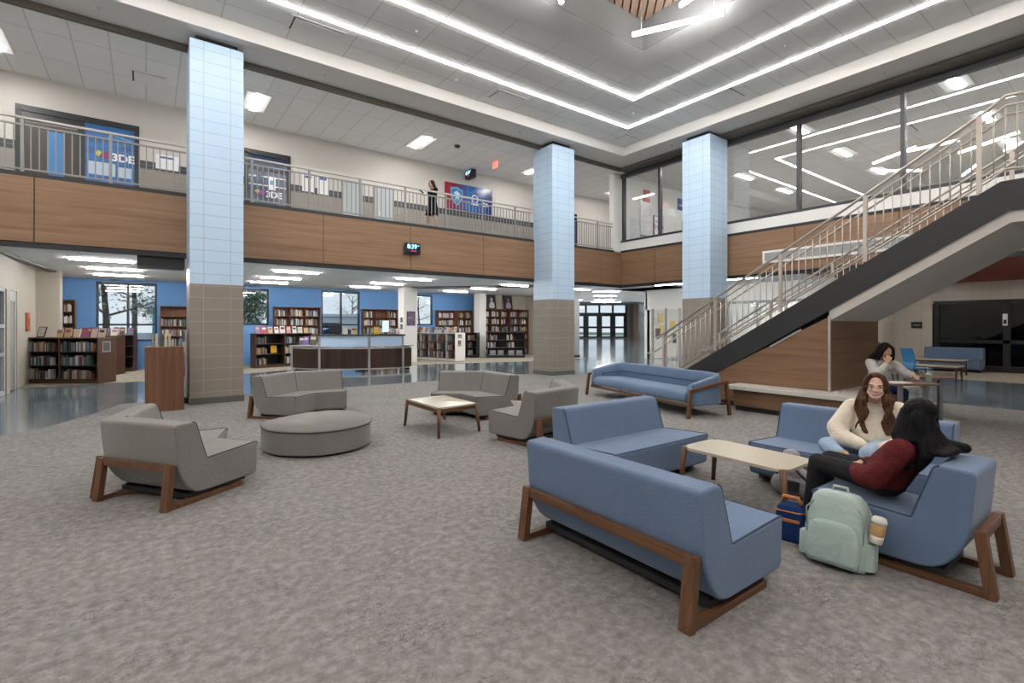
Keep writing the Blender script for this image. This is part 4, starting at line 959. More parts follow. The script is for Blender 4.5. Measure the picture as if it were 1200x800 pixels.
for i, (a, w_, h, c, l) in enumerate(((258, .2, .26, (.75, .48, .03), 'yellow book standing on the circulation desk beside the tablet'), (266.5, .14, .22, (.30, .25, .12), 'small olive book standing on the circulation desk right of the tablet'), (237.5, .2, .24, (.62, .62, .6), 'white book standing on the circulation desk left of the middle post'), (243.5, .2, .24, (.6, .55, .4), 'cream book standing on the circulation desk left of the middle post'), (272.5, .16, .2, (.6, .35, .35), 'pink card standing on the right end of the circulation desk'))):
    display(Matrix.Translation(ondesk(RO - .25, a, 1.307)) @ Matrix.Rotation(math.radians(a + 90), 4, 'Z'), 0, 0, 0, w_, h, c, l, None, rb.choice(DC), -.15)
for i, (a, w_, h, c, l) in enumerate(((206, .22, .28, (.12, .10, .13), 'dark sign card on the low left counter of the desk'), (210, .2, .30, (.22, .14, .42), 'purple and white card on the low left counter of the desk'), (216, .26, .34, (.10, .09, .07), 'black framed card on the low left counter of the desk'))):
    display(Matrix.Translation(ondesk(RO - .2, a, .934)) @ Matrix.Rotation(math.radians(a + 100), 4, 'Z'), 0, 0, 0, w_, h, c, l, None, (.62, .6, .62), -.15)
t_ = tag(MB().box(-.2, .2, -.12, .12, 0, .09, .004).build('paper_tray', white_paint), 'white paper tray on the low left counter next to the desk post', 'tray'); t_.location = ondesk(RO - .38, 220, .924); t_.rotation_euler = (0, 0, math.radians(310)); MB().box(-.18, .18, -.1, .1, .09, .1).build('paper', mat('paper', (.75, .75, .72), .7), t_)
# chair behind the desk seen through the bright panels is left to its shadowed back
t_ = thing('desk_chair', 'dark office chair behind the circulation desk', 'chair', (6.35, 17.7, 0), .3); MB().lathe([(.0, 0), (.28, .02), (.28, .05), (.03, .08)], 10).build('base', black_metal, t_); MB().cyl((0, 0, .08), (0, 0, .44), .03).build('post', black_metal, t_)
MB().box(-.24, .24, -.24, .24, .44, .52, .03).build('seat', black_metal, t_); MB().box(-.22, .22, .2, .25, .55, 1.05, .03).build('backrest', black_metal, t_)
# ------------------------------------------------------------------ writing
def text(s, size, name, m, parent, M, ext=.004, font_sx=1.0, bold=0):
    cu = bpy.data.curves.new(name, 'FONT'); cu.body = s; cu.size = size; cu.extrude = ext; cu.align_x = 'CENTER'; cu.align_y = 'CENTER'; cu.offset = bold
    o = bpy.data.objects.new('tmp', cu); COL.objects.link(o); dg = bpy.context.evaluated_depsgraph_get(); dg.update()
    me = bpy.data.meshes.new_from_object(o.evaluated_get(dg)); bpy.data.objects.remove(o); me.name = name
    me.transform(Matrix.Diagonal((font_sx, 1, 1, 1))); me.materials.clear(); me.materials.append(m)
    q = link(name, me, parent); q.matrix_local = M; return q
FACE_Y = lambda x, y, z: Matrix(((1, 0, 0, x), (0, 0, -1, y), (0, 1, 0, z), (0, 0, 0, 1)))     # letters read from -Y
FACE_X = lambda x, y, z: Matrix(((0, 0, -1, x), (-1, 0, 0, y), (0, 1, 0, z), (0, 0, 0, 1)))    # letters read from -X
letter_white = mat('letter_white', (.8, .8, .82), .5); letter_purple = mat('letter_purple', (.10, .08, .30), .5)
mural_blue = mat('mural_blue', (.012, .12, .36), .3, var=.35, vscale=2.2, stretch=(1, 1, 4)); navy_glass = mat('navy_glass', (.012, .03, .075), .15, spec=.6)
lime = mat('lime', (.45, .55, .08), .5); plum = mat('plum', (.22, .03, .16), .5); cyan = mat('cyan', (.12, .42, .72), .4)
def logo(parent, x, y, z, s):
    P = lambda pts, nm, m, dy: MB().prism([(x + a * s, z + c * s) for a, c in pts], -(y + dy), -y, M=Matrix(((1, 0, 0, 0), (0, 0, -1, 0), (0, 1, 0, 0), (0, 0, 0, 1)))).build(nm, m, parent)
    P([(-1, .1), (-.5, .55), (-.1, .3), (-.5, -.45)], 'logo_leaf', lime, -.008); P([(-.1, .3), (.5, .45), (.95, -.1), (.5, -.6), (-.5, -.45)], 'logo_petal', plum, -.010)
# blue doors on the balcony, left
YW = 15.93
o = struct('door_3', MB().box(-2.42, -.14, YW - .02, 15.96, 6.58, 6.72).box(-2.42, -2.32, YW - .02, 15.96, FZ, 6.6).box(-.24, -.14, YW - .02, 15.96, FZ, 6.6).box(-1.34, -1.20, YW - .02, 15.96, FZ, 6.6), black_metal)
MB().box(-2.32, -1.34, YW, 15.955, FZ, 6.35).build('door_leaf', mat('door_brown', (.035, .024, .018), .4), o); MB().box(-2.32, -1.34, YW + .005, 15.955, 6.38, 6.58).build('transom', mat('near_black', (.01, .01, .011), .3), o)
MB().box(-1.86, -1.58, YW - .01, YW, 4.95, 6.2).build('vision_strip', mat('strip_blue', (.02, .17, .42), .3), o); MB().box(-1.5, -1.36, YW - .05, YW - .01, 5.02, 5.06).build('handle', silver, o)
q = MB().box(-1.20, -.24, YW, 15.955, FZ, 6.58).build('mural_glass', mural_blue, o)
MB().box(-1.16, -.62, YW - .006, YW, 5.34, 5.66).build('notice_sheets', mat('sheet_pale', (.45, .55, .66), .5), o); MB().box(-.58, -.30, YW - .006, YW, 5.34, 5.60).build('notice_sheets', mat('sheet_pale', (0, 0, 0)), o)
MB().beam((-.50, YW - .004, 6.5), (-.28, YW - .004, 5.2), .012, .008).beam((-1.1, YW - .004, 6.45), (-.3, YW - .004, 6.3), .012, .02).build('mural_line', cyan, o)
logo(o, -.86, YW - .001, 5.86, .17); text('3DE', .26, 'mural_letters', letter_white, o, FACE_Y(-.47, YW - .006, 5.82), bold=.008)
o = struct('door_4', MB().box(2.26, 3.5, YW - .02, 15.96, 6.56, 6.70).box(2.26, 2.36, YW - .02, 15.96, FZ, 6.6).box(3.39, 3.5, YW - .02, 15.96, FZ, 6.6), black_metal)
MB().box(2.36, 3.39, YW, 15.955, FZ, 6.56).build('mural_glass', navy_glass, o); MB().box(2.36, 3.39, YW - .012, YW, 6.12, 6.2).build('transom_bar', black_metal, o)
MB().box(2.38, 2.56, YW - .006, YW, 5.93, 5.97).box(2.7, 3.37, YW - .006, YW, 5.95, 5.98).box(2.38, 3.37, YW - .006, YW, 5.69, 5.72).build('white_lines', letter_white, o)
MB().box(2.88, 3.08, YW - .01, YW, 5.60, 5.99).build('paper', letter_white, o); MB().box(2.93, 3.03, YW - .013, YW - .01, 5.75, 5.88).build('paper_mark', mat('mark_blue', (.1, .25, .5), .5), o)
logo(o, 2.68, YW - .001, 5.50, .15); text('3DE', .25, 'mural_letters', letter_white, o, FACE_Y(3.04, YW - .006, 5.45), bold=.008)
for i, (x0, x1) in enumerate(((5.08, 5.66), (6.15, 6.75))):
    o = struct('door_%d' % (5 + i), MB().box(x0 - .05, x1 + .05, YW - .02, 15.96, 6.22, 6.28).box(x0 - .05, x0, YW - .02, 15.96, FZ, 6.22).box(x1, x1 + .05, YW - .02, 15.96, FZ, 6.22), grey_paint)
    MB().box(x0, x1, YW - .01, 15.95, FZ, 6.22).build('door_leaf', mat('locker_grey', (.40, .44, .45), .4), o); MB().box(x0 + .1, x0 + .14, YW - .03, YW - .01, 5.3, 5.42).build('handle', silver, o)
o = struct('door_7', MB().box(13.75, 15.4, YW - .03, 15.96, FZ, 6.55), navy_glass); MB().box(13.8, 14.5, YW - .04, YW - .03, 4.9, 5.4).build('door_notice', mat('notice_red', (.5, .08, .10), .5), o); MB().box(13.8, 14.5, YW - .04, YW - .03, 5.6, 6.3).build('door_glass', mat('door_teal', (.05, .16, .26), .3), o)
# notice sheets on the wall
for x, z, w_, h, l in ((.45, 5.72, .5, .38, 'white notice sheet on the balcony wall left of the nearest column'), (4.0, 5.72, .34, .55, 'white notice on the balcony wall right of the second blue door, left of two'), (4.45, 5.7, .34, .6, 'white notice on the balcony wall right of the second blue door, right of two')):
    o = tag(MB().box(x - w_ / 2, x + w_ / 2, YW - .01, 15.962, z, z + h).build('notice', letter_white), l, 'notice'); MB().box(x - w_ * .3, x + w_ * .3, YW - .012, YW - .01, z + h * .75, z + h * .88).build('heading', letter_purple, o)
# banner
bn = thing('wall_banner', 'red to blue school banner with a light blue crest on the balcony wall', 'banner', (8.76, 15.91, 5.9)); BW, BH = 2.08, .97
m, t, b = nodes('banner_print'); tc = N(t, 'ShaderNodeTexCoord'); sx = N(t, 'ShaderNodeSeparateXYZ'); t.links.new(tc.outputs['Generated'], sx.inputs[0])
t.links.new(ramp(t, sx.outputs[0], [(0, (.36, .012, .03)), (.2, (.20, .02, .07)), (.48, (.02, .13, .38)), (.58, (.015, .13, .42)), (1, (.018, .02, .12))]), b.inputs['Base Color']); b.inputs['Roughness'].default_value = .22
MB().box(0, BW, 0, .02, 0, BH).build('banner_panel', m, bn)
XZ = lambda y: Matrix(((1, 0, 0, 0), (0, 0, -1, y), (0, 1, 0, 0), (0, 0, 0, 1)))
cr = [(.22, .80), (.5, .84), (.76, .74), (.74, .42), (.62, .24), (.5, .14), (.38, .24), (.26, .44)]
MB().prism(cr, 0, .004, M=XZ(0)).build('crest', cyan, bn); MB().prism([(.5 + (a - .5) * .78, .5 + (c - .5) * .78) for a, c in cr], .004, .007, M=XZ(0)).build('crest_field', mat('crest_blue', (.03, .18, .42), .4), bn)
MB().prism([(.36, .62), (.5, .70), (.64, .6), (.56, .52), (.6, .36), (.5, .44), (.42, .34), (.45, .52)], .007, .010, M=XZ(0)).build('crest_figure', mat('crest_pale', (.45, .7, .88), .4), bn)
MB().box(.985, .995, -.004, 0, 0, BH).build('divider_line', cyan, bn)
MB().tube([(1.28 + .13 * math.cos(a), -.006, .50 + .15 * math.sin(a)) for a in [2 * PI * k / 20 for k in range(20)]], .022, 6, True).build('emblem_ring', letter_white, bn); MB().prism([(1.16, .36), (1.40, .36), (1.44, .28), (1.12, .28)], 0, .005, M=XZ(0)).build('emblem_base', letter_white, bn)
text('CA', .20, 'banner_letters', letter_white, bn, FACE_Y(1.76, -.006, .34), bold=.006)
# clocks
def digital_clock(label, loc, rz, both=False):
    t_ = thing('digital_clock', label, 'clock', loc, rz); MB().box(-.235, .235, -.10, .10 if both else -.03, -.15, .15, .012).build('case', black_metal, t_)
    MB().box(-.215, .215, -.103, -.10, -.13, .13).build('screen', mat('clock_face', (.006, .012, .02), .2), t_)
    lit = glow('clock_digits', (.35, .75, 1), 1.6); red = glow('clock_red', (.8, .05, .25), .7)
    text('8:39', .17, 'digits', lit, t_, FACE_Y(-.03, -.106, .045), .001, bold=.003); MB().box(.145, .185, -.106, -.103, .075, .095).build('small_mark', lit, t_)
    for k, x in enumerate((-.045, .0, .045, .085)): MB().box(x - .016, x + .016, -.106, -.103, -.085, -.055).build('date_mark', red, t_)
    MB().box(*((-.30, -.235, -.03, .03, -.04, .04) if both else (-.1, .1, -.03, .0, -.08, .08))).build('bracket', black_metal, t_); return t_
digital_clock('small black digital clock mounted on the wooden balcony fascia', (5.98, 12.79, 3.75), 0)
digital_clock('black two-sided digital clock box standing out from the balcony wall above the banner', (9.70, 15.665, 7.22), math.radians(-90), True)
ex = thing('exit_sign', 'small glowing red exit sign hanging from the balcony ceiling', 'sign', (9.95, 14.4, 7.43)); MB().box(-.05, .05, -.03, .03, -.03, 0).build('canopy', white_paint, ex)
MB().box(-.012, .012, -.16, .16, -.26, -.03).build('panel', mat('exit_panel', (.8, .3, .24), .3, emit=.55, ecol=(1, .25, .18)), ex); text('EXIT', .12, 'letters', glow('exit_red', (1, .12, .06), 1.3), ex, FACE_X(-.014, 0, -.15), .001)
o = tag(MB().ball((8.1, 13.9, 7.40), (.09, .09, .05)).build('ceiling_speaker', black_metal), 'small black dome camera on the balcony ceiling before the banner', 'camera'); MB().lathe([(.1, 0), (.1, .02)], 16, (8.1, 13.9, 7.41)).build('mount', black_metal, o)
o.name = 'dome_camera'
# ceiling vents, sprinklers, detectors
def vent(x, y, z, w_, d, label):
    t_ = thing('ceiling_vent', label, 'vent', (x, y, z)); MB().box(-w_, w_, -d, -d + .05, -.012, 0).box(-w_, w_, d - .05, d, -.012, 0).box(-w_, -w_ + .05, -d + .05, d - .05, -.012, 0).box(w_ - .05, w_, -d + .05, d - .05, -.012, 0).build('frame', white_paint, t_)
    MB().box(-w_ + .05, w_ - .05, -d + .05, d - .05, -.004, 0).build('slot', mat('vent_dark', (.07, .07, .07), .7), t_); MB().box(-w_ + .085, w_ - .05, -d + .085, d - .05, -.016, -.004).build('plate', mat('vent_plate', (.8, .8, .8), .8), t_)
vent(.05, 14.5, 7.43, .36, .36, 'square white vent in the balcony ceiling left of the nearest column')
vent(2.9, 10.85, CZ, .55, .3, 'rectangular white vent in the hall ceiling outside the light line, near the first column')
vent(12.85, 10.95, CZ, .32, .32, 'square white vent in the corner of the hall ceiling')
vent(7.95, 10.95, CZ, .5, .3, 'rectangular white vent in the hall ceiling near the middle column')
vent(12.6, 7.2, CZ, .5, .28, 'rectangular white vent in the hall ceiling above the right column')
vent(18.3, 4.9, 7.5, .5, .3, 'rectangular vent in the ceiling of the glass room behind the stairs')
for x, y, z, l in ((6.3, 10.9, CZ, 'white smoke detector on the hall ceiling outside the light lines'), (3.4, 12.0, 7.53, 'sprinkler head under the beam right of the nearest column'), (9.2, 12.0, 7.53, 'sprinkler head under the beam left of the middle column'), (13.9, 9.9, 7.53, 'sprinkler head under the right beam left of its column'), (13.9, 4.1, 7.53, 'sprinkler head under the right beam above the stairs'), (4.6, 9.6, CZ, 'sprinkler head between the two light lines, left side'), (11.5, 9.5, CZ, 'sprinkler head between the two light lines at the corner'), (11.45, 5.2, CZ, 'sprinkler head between the two light lines, right side'), (-.7, 12.0, 7.53, 'sprinkler head under the beam left of the nearest column')):
    t_ = thing('smoke_detector' if 'smoke' in l else 'ceiling_sprinkler', l, 'smoke detector' if 'smoke' in l else 'sprinkler', (x, y, z)); r = .07 if 'smoke' in l else .035
    MB().lathe([(r, 0), (r, -.012), (r * .8, -.03), (r * .2, -.04)], 14).build('body', white_paint if 'smoke' in l else silver, t_); MB().lathe([(r * .3, -.04), (r * .25, -.055)], 8).build('sensor', silver, t_)
# ------------------------------------------------------------------ glass room upstairs
for i, (x, y) in enumerate([(x, y) for x in (15.65, 19.03, 22.4) for y in (10.2, 6.76, 3.2, -.4)]):
    troffer(x, y, 7.5, 'square white ceiling light inside the glass room upstairs', 'ceiling lights of the glass room', 'X')
wb = thing('whiteboard', 'white board on the wall of the glass room at the corner', 'whiteboard', (17.2, 12.89, 5.25)); MB().box(-1.2, 1.2, -.01, .0, 0, 1.35).build('board', mat('board_white', (.78, .78, .78), .2), wb)
MB().box(-1.22, 1.22, -.02, 0, 1.35, 1.38).box(-1.22, -1.2, -.02, 0, 0, 1.35).box(1.2, 1.22, -.02, 0, 0, 1.35).build('frame', silver, wb); MB().box(-1.2, .6, -.10, 0, -.05, 0).build('pen_tray', grey_paint, wb)
for x, z, c, l in ((16.4, 6.62, (.5, .06, .05), 'red notice high on the wall of the glass room'), (18.7, 6.62, (.03, .06, .2), 'dark blue poster on the wall of the glass room beside the mullion'), (20.9, 6.5, (.05, .06, .05), 'dark poster on the wall of the glass room left of the right column')):
    o = tag(MB().box(x - .2, x + .2, 12.87, 12.901, z, z + .5).build('poster', mat('poster_c%d' % int(x), c, .4, var=.3, vscale=6)), l, 'poster'); MB().box(x - .13, x + .13, 12.866, 12.87, z + .18, z + .24).build('caption', letter_white, o)
for x, y, l in ((16.0, 12.0, 'white thank-you sign on the glass room floor, left of the purple beanbag'), (17.7, 11.9, 'white thank-you sign half hidden by the mullion in the glass room'), (18.6, 10.9, 'white thank-you sign in the glass room beside the red beanbag')):
    t_ = thing('floor_sign', l, 'sign', (x, y, FZ), 0); MB().box(-.3, .3, 0, .03, .0, 1.5).build('frame', black_metal, t_); MB().box(-.27, .27, -.006, 0, .03, 1.47).build('sheet', mat('sign_white', (.78, .78, .8), .4), t_)
    text('THANK', .14, 'letters', letter_purple, t_, FACE_Y(0, -.01, 1.26)); text('YOU', .24, 'letters', letter_purple, t_, FACE_Y(0, -.01, 1.05), bold=.006); MB().ball((.05, -.012, .72), (.16, .01, .13)).build('sign_picture', mat('sign_gold', (.45, .35, .12), .6), t_)
for x, y, c, l, s in ((16.0, 10.75, (.055, .045, .09), 'dark purple beanbag behind the corner glass', .48), (17.2, 9.75, (.30, .02, .04), 'dark red beanbag behind the glass left of the right column', .42)):
    o = thing('beanbag', l, 'beanbag', (x, y, FZ)); MB().lathe([(.3 * s, 0), (.95 * s, .1 * s), (1.05 * s, .5 * s), (.9 * s, 1.0 * s), (.5 * s, 1.45 * s), (.12 * s, 1.66 * s)], 20).build('cushion', mat('bag_%d' % int(x), c, .8, var=.3, vscale=5), o); MB().ball((0, 0, 1.68 * s), (.1 * s, .1 * s, .08 * s)).build('knot', mat('bag_%d' % int(x), c), o)
tb = thing('low_shelf', 'brown wooden shelf behind the glass above the stairs', 'shelf', (17.0, 5.2, FZ)); MB().box(0, .5, -.9, .9, .55, .9).build('body', stair_wood, tb); MB().box(-.02, .52, -.92, .92, .9, .94).build('top', stair_wood, tb); MB().box(.05, .45, -.85, .85, 0, .55).build('base', stair_wood, tb)
# ------------------------------------------------------------------ ground floor beyond the stairs
for x, y in ((17.0, 9.3), (17.0, 12.3), (20.6, 8.0), (20.6, 10.2), (22.6, 8.0), (22.6, 10.2), (21.2, 12.8)):  # extra bars inside the white room are added to brighten it
    t_ = thing('linear_light', 'light bar in the low ceiling beyond the right column', 'light', (x, y, 3.30), PI / 2, 'light bars beyond the right column'); link('frame', lm[0], t_); link('diffuser', lm[1], t_)
for x, y in ((17.6, 3.4), (17.6, .2), (21.3, 2.6), (21.3, -.6), (21.3, 5.3)):
    t_ = thing('downlight', 'small round downlight in the red ceiling beyond the stairs', 'light', (x, y, 3.14), 0, 'downlights of the red ceiling'); MB().lathe([(.10, 0), (.10, -.012), (.08, -.012)], 16).build('rim', white_paint, t_); MB().lathe([(.075, -.006), (.075, -.014)], 16).build('lens', glow('lamp_down', (1, .93, .85), 260) if 'lamp_down' not in MATS else MATS['lamp_down'], t_)
for k in range(2):
    for x, y in ((18.0, 16.6), (20.9, 19.3), (23.9, 22.1)):
        t_ = thing('linear_light', 'light bar in the ceiling of the entrance corridor', 'light', (x - k * 1.5, y + k * 1.5, 3.30), math.radians(-37), 'light bars of the entrance corridor'); link('frame', lm[0], t_); link('diffuser', lm[1], t_)
dc = thing('display_case', 'glazed display case with papers beside the entrance corridor', 'display case', (19.48, 14.95, 0), 0); MB().box(0, .04, -1.5, 0, .15, 2.35).build('back_panel', mat('display_back', (.62, .60, .55), .6), dc)
for y in (-1.5, -.75, 0): MB().box(-.06, .06, y - .035, y + .035, 0, 2.4).build('frame_post', grey_paint, dc)
for i, (y, z, c) in enumerate(((-.2, 1.6, (.5, .5, .5)), (-.45, 1.75, (.62, .45, .15)), (-.5, 1.2, (.62, .48, .2)), (-.3, 1.05, (.12, .10, .09)), (-.25, .7, (.55, .55, .54)), (-1.1, 1.4, (.6, .42, .12)), (-1.2, .8, (.05, .05, .05)))): MB().box(-.012, 0, y - .14, y + .14, z, z + .42).build('paper', mat('dpaper_%d' % i, c, .6), dc)
for i, (y, z, w_, c, l) in enumerate(((10.4, 1.5, .35, (.2, .21, .23), 'small grey poster on the bright wall behind the stair railing, left one'), (9.6, 1.25, .4, (.12, .10, .1), 'dark poster on the bright wall behind the stair railing, middle one'), (8.4, 1.6, .45, (.45, .45, .5), 'grey poster on the bright wall behind the stair railing, right one'))):
    o = tag(MB().box(23.97, 24.001, y - w_, y + w_, z, z + .55).build('poster', mat('wp_%d' % i, c, .5)), l, 'poster'); MB().box(23.965, 23.97, y - w_ * .6, y + w_ * .6, z + .1, z + .16).build('caption', letter_white, o)
for x, y in ((26.3, 24.2), (28.4, 26.2), (32.9, 30.4), (36.7, 33.8), (40.5, 37.2)):  # unseen bars, added to brighten the dim entrance end
    t_ = thing('linear_light', 'added light bar in the ceiling, brightening the glazed entrance', 'light', (x, y, 3.30 if x < 27 else 4.30), math.radians(-37), 'added light bars brightening the glazed entrance'); link('frame', lm[0], t_); link('diffuser', lm[1], t_); t_.scale = (1.6, 1.6, 1)
# lounge seat, tables and chairs by the dark glazed doors
ls = lounge('blue armless sofa by the dark glazed doors at far right', (23.35, 3.95, 0), PI / 2, w=1.62); ls.scale = (1, .95, 1.12)
task_blue = mat('task_blue', (.02, .17, .38), .5)
def task_chair(label, loc, rz):
    t_ = thing('task_chair', label, 'chair', loc, rz, 'blue chairs beyond the stairs'); MB().box(-.22, .22, -.22, .24, .43, .48, .02).build('seat', task_blue, t_)
    b = MB(); pr = [(.0, .46), (.05, .62), (.02, .8), (-.04, 1.0), (-.07, 1.0), (-.01, .8), (.02, .62), (-.03, .46)]
    b.prism([(-.30 + a, z) for a, z in pr], -.2, .2, M=Matrix(((0, 0, 1, 0), (1, 0, 0, .06), (0, 1, 0, 0), (0, 0, 0, 1)))).build('backrest', task_blue, t_)
    for a in (45, 135, 225, 315): MB().cyl((.17 * math.cos(math.radians(a)), .17 * math.sin(math.radians(a)), .43), (.25 * math.cos(math.radians(a)), .25 * math.sin(math.radians(a)), 0), .014, n=6).build('leg', black_metal, t_)
    return t_
task_chair('bright blue chair beyond the desk, its tilted back seen from the side', (16.6, 4.15, 0), math.radians(-127))
task_chair('bright blue chair showing behind the head of the woman in the grey hoodie', (17.0, 5.05, 0), math.radians(150)).scale = (1.1, 1.1, 1.12)
def far_table(label, x, y, w_, d, z):
    t_ = thing('side_table', label, 'table', (x, y, 0), 0, 'low tables beyond the stairs'); MB().box(-w_, w_, -d, d, z - .03, z, .004).build('tabletop', lam_light, t_); MB().box(-w_ + .03, w_ - .03, -d + .03, d - .03, z - .08, z - .03).build('apron', case_wood, t_)
    for a in (-1, 1):
        for c in (-1, 1): MB().cyl((a * (w_ - .04), c * (d - .04), 0), (a * (w_ - .04), c * (d - .04), z - .03), .022, n=6).build('leg', case_wood, t_)
far_table('low table with pale top before the far blue sofa, the nearer one', 18.3, 4.3, .35, .7, .46)
far_table('low table with pale top before the far blue sofa, the farther one', 20.9, 4.7, .35, .7, .50)
far_table('dark-legged table cut by the right edge of the photo', 17.6, 1.28, .3, .6, .52)
o = tag(MB().box(23.47, 23.5, 5.72, 6.05, 1.5, 1.74, .004).build('room_sign', black_metal), 'small black room sign on the cream block wall', 'sign'); MB().box(23.466, 23.47, 5.78, 5.99, 1.6, 1.64).build('text_bar', grey_paint, o)
o = tag(MB().box(23.44, 23.501, 3.42, 3.54, 1.6, 2.0, .005).build('card_reader', white_paint), 'white paper holder on the dark glazed door frame', 'notice'); MB().box(23.436, 23.44, 3.44, 3.52, 1.66, 1.8).build('slot', black_metal, o)
o = tag(MB().box(23.46, 23.556, 1.55, 1.90, 1.35, 2.1).build('door_notice', letter_white), 'white red and blue notice on the dark glass at the right edge', 'notice'); MB().box(23.456, 23.46, 1.55, 1.95, 1.6, 1.75).build('red_band', mat('nred', (.5, .04, .05), .5), o); MB().box(23.456, 23.46, 1.55, 1.95, 1.85, 2.1).build('blue_band', mat('nblue', (.15, .3, .55), .5), o)
# ------------------------------------------------------------------ outdoors, seen through the windows
struct('ground_outside', MB().box(-60, 90, 22.96, 140, -.3, -.05), mat('asphalt', (.30, .31, .31), .9, var=.15, vscale=.4)); struct('lawn', MB().box(-60, 20, 30, 60, -.06, -.02).prism([(43, 48), (50, 43), (90, 70), (70, 95)], -.06, -.01), mat('lawn_green', (.20, .27, .11), .9, var=.3, vscale=.6))
bark = mat('bark', (.10, .075, .055), .9); leafm = mat('leaf_green', (.10, .17, .07), .8, var=.4, vscale=2); leafg = mat('leaf_grey', (.26, .30, .22), .8, var=.3, vscale=2)
def tree(label, x, y, h, s, lm_, seed):
    r_ = random.Random(seed); t_ = thing('tree', label, 'tree', (x, y, 0), 0); b = MB(); b.tube([(0, 0, 0), (.05, 0, h * .3), (-.05, .05, h * .55), (0, 0, h * .9)], .1, 8, rr=[.16, .13, .1, .04]); tips = []
    for k in range(9):
        a = r_.uniform(0, 6.28); z0 = h * r_.uniform(.32, .75); e = V(math.cos(a) * s * r_.uniform(.6, 1), math.sin(a) * s * r_.uniform(.6, 1), z0 + h * r_.uniform(.08, .28)); b.tube([(0, 0, z0), e * .5 + V(0, 0, z0 * .5), e], .04, 6, rr=[.06, .04, .015]); tips += [e, e * .6 + V(0, 0, z0 * .4)]
    b.build('trunk', bark, t_); b = MB()
    for k in range(1500 if y < 45 else 700):
        c = r_.choice(tips) + V(r_.gauss(0, .45), r_.gauss(0, .45), r_.gauss(0, .35)); q = r_.uniform(.07, .15); u = V(r_.gauss(0, 1), r_.gauss(0, 1), r_.gauss(0, 1)).normalized(); v = u.orthogonal().normalized()
        b.poly([c - u * q, c + v * q * .5, c + u * q, c - v * q * .5])
    b.build('foliage', lm_, t_); return t_
tree('bare-looking tree outside the left library window', -1.5, 29, 6.2, 2.4, leafg, 3); tree('leafy branch tree outside the second library window', 3.3, 26.2, 5.2, 1.5, leafm, 5); tree('pale trunk tree outside the right half of the left window', -.6, 38, 9, 3.0, leafg, 8)
for i, (x, y, h, s) in enumerate(((8.5, 70, 5.5, 3), (16, 72, 6, 3), (24, 71, 6.5, 3), (1, 71, 5.5, 3), (-7, 66, 6, 3), (32, 66, 7, 3), (66, 78, 7, 5), (78, 66, 7, 5), (60, 86, 7, 5))): tree('grey-green tree in the far row outside the library windows' if i < 6 else 'tree outside the glazed entrance', x, y, h, s, leafg, 20 + i)['group'] = 'far tree row outside' if i < 6 else 'trees outside the entrance'
def shed(label, x0, x1, y0, y1, h, m):
    t_ = thing('building', label, 'building', (x0, y0, 0)); MB().box(0, x1 - x0, 0, y1 - y0, 0, h).build('walls', m, t_); MB().box(-.3, x1 - x0 + .3, -.3, y1 - y0 + .3, h, h + .3).build('roof', white_paint, t_); MB().box(.4, (x1 - x0) * .45, -.03, 0, .9, 1.9).build('window', navy_frame, t_)
shed('small white building outside the second library window', 5.0, 7.2, 42, 46, 3.0, white_paint); shed('low white building outside the middle library window', 12, 24, 56, 60, 2.6, white_paint); shed('teal building outside the left library window', .3, 2.4, 34, 38, 2.6, mat('teal', (.02, .36, .38), .6))
def car(label, x, y, c):
    t_ = thing('car', label, 'car', (x, y, 0), 0); b = MB(); b.sm = False
    b.prism(fillet([(0, .3), (0, .8), (.9, .95), (1.5, 1.4), (3.0, 1.42), (3.6, .98), (4.3, .9), (4.35, .3)], .12, 3), -.8, .8, .05, M=Matrix(((1, 0, 0, 0), (0, 0, 1, 0), (0, 1, 0, 0), (0, 0, 0, 1)))).build('body', mat('car_' + str(int(x)), c, .25, coat=.5), t_)
    MB().box(1.25, 3.2, -.82, .82, .98, 1.3).build('windows', navy_frame, t_)
    for q in (.85, 3.45): MB().cyl((q, -.84, .32), (q, .84, .32), .32, n=16).build('wheel', black_metal, t_)
car('blue car parked outside the middle library window', 9.2, 38, (.02, .12, .3)); car('white car parked outside the middle library window', 12.4, 40, (.6, .62, .64)); car('pale car parked outside the slim library window', 18.0, 38, (.5, .45, .45))
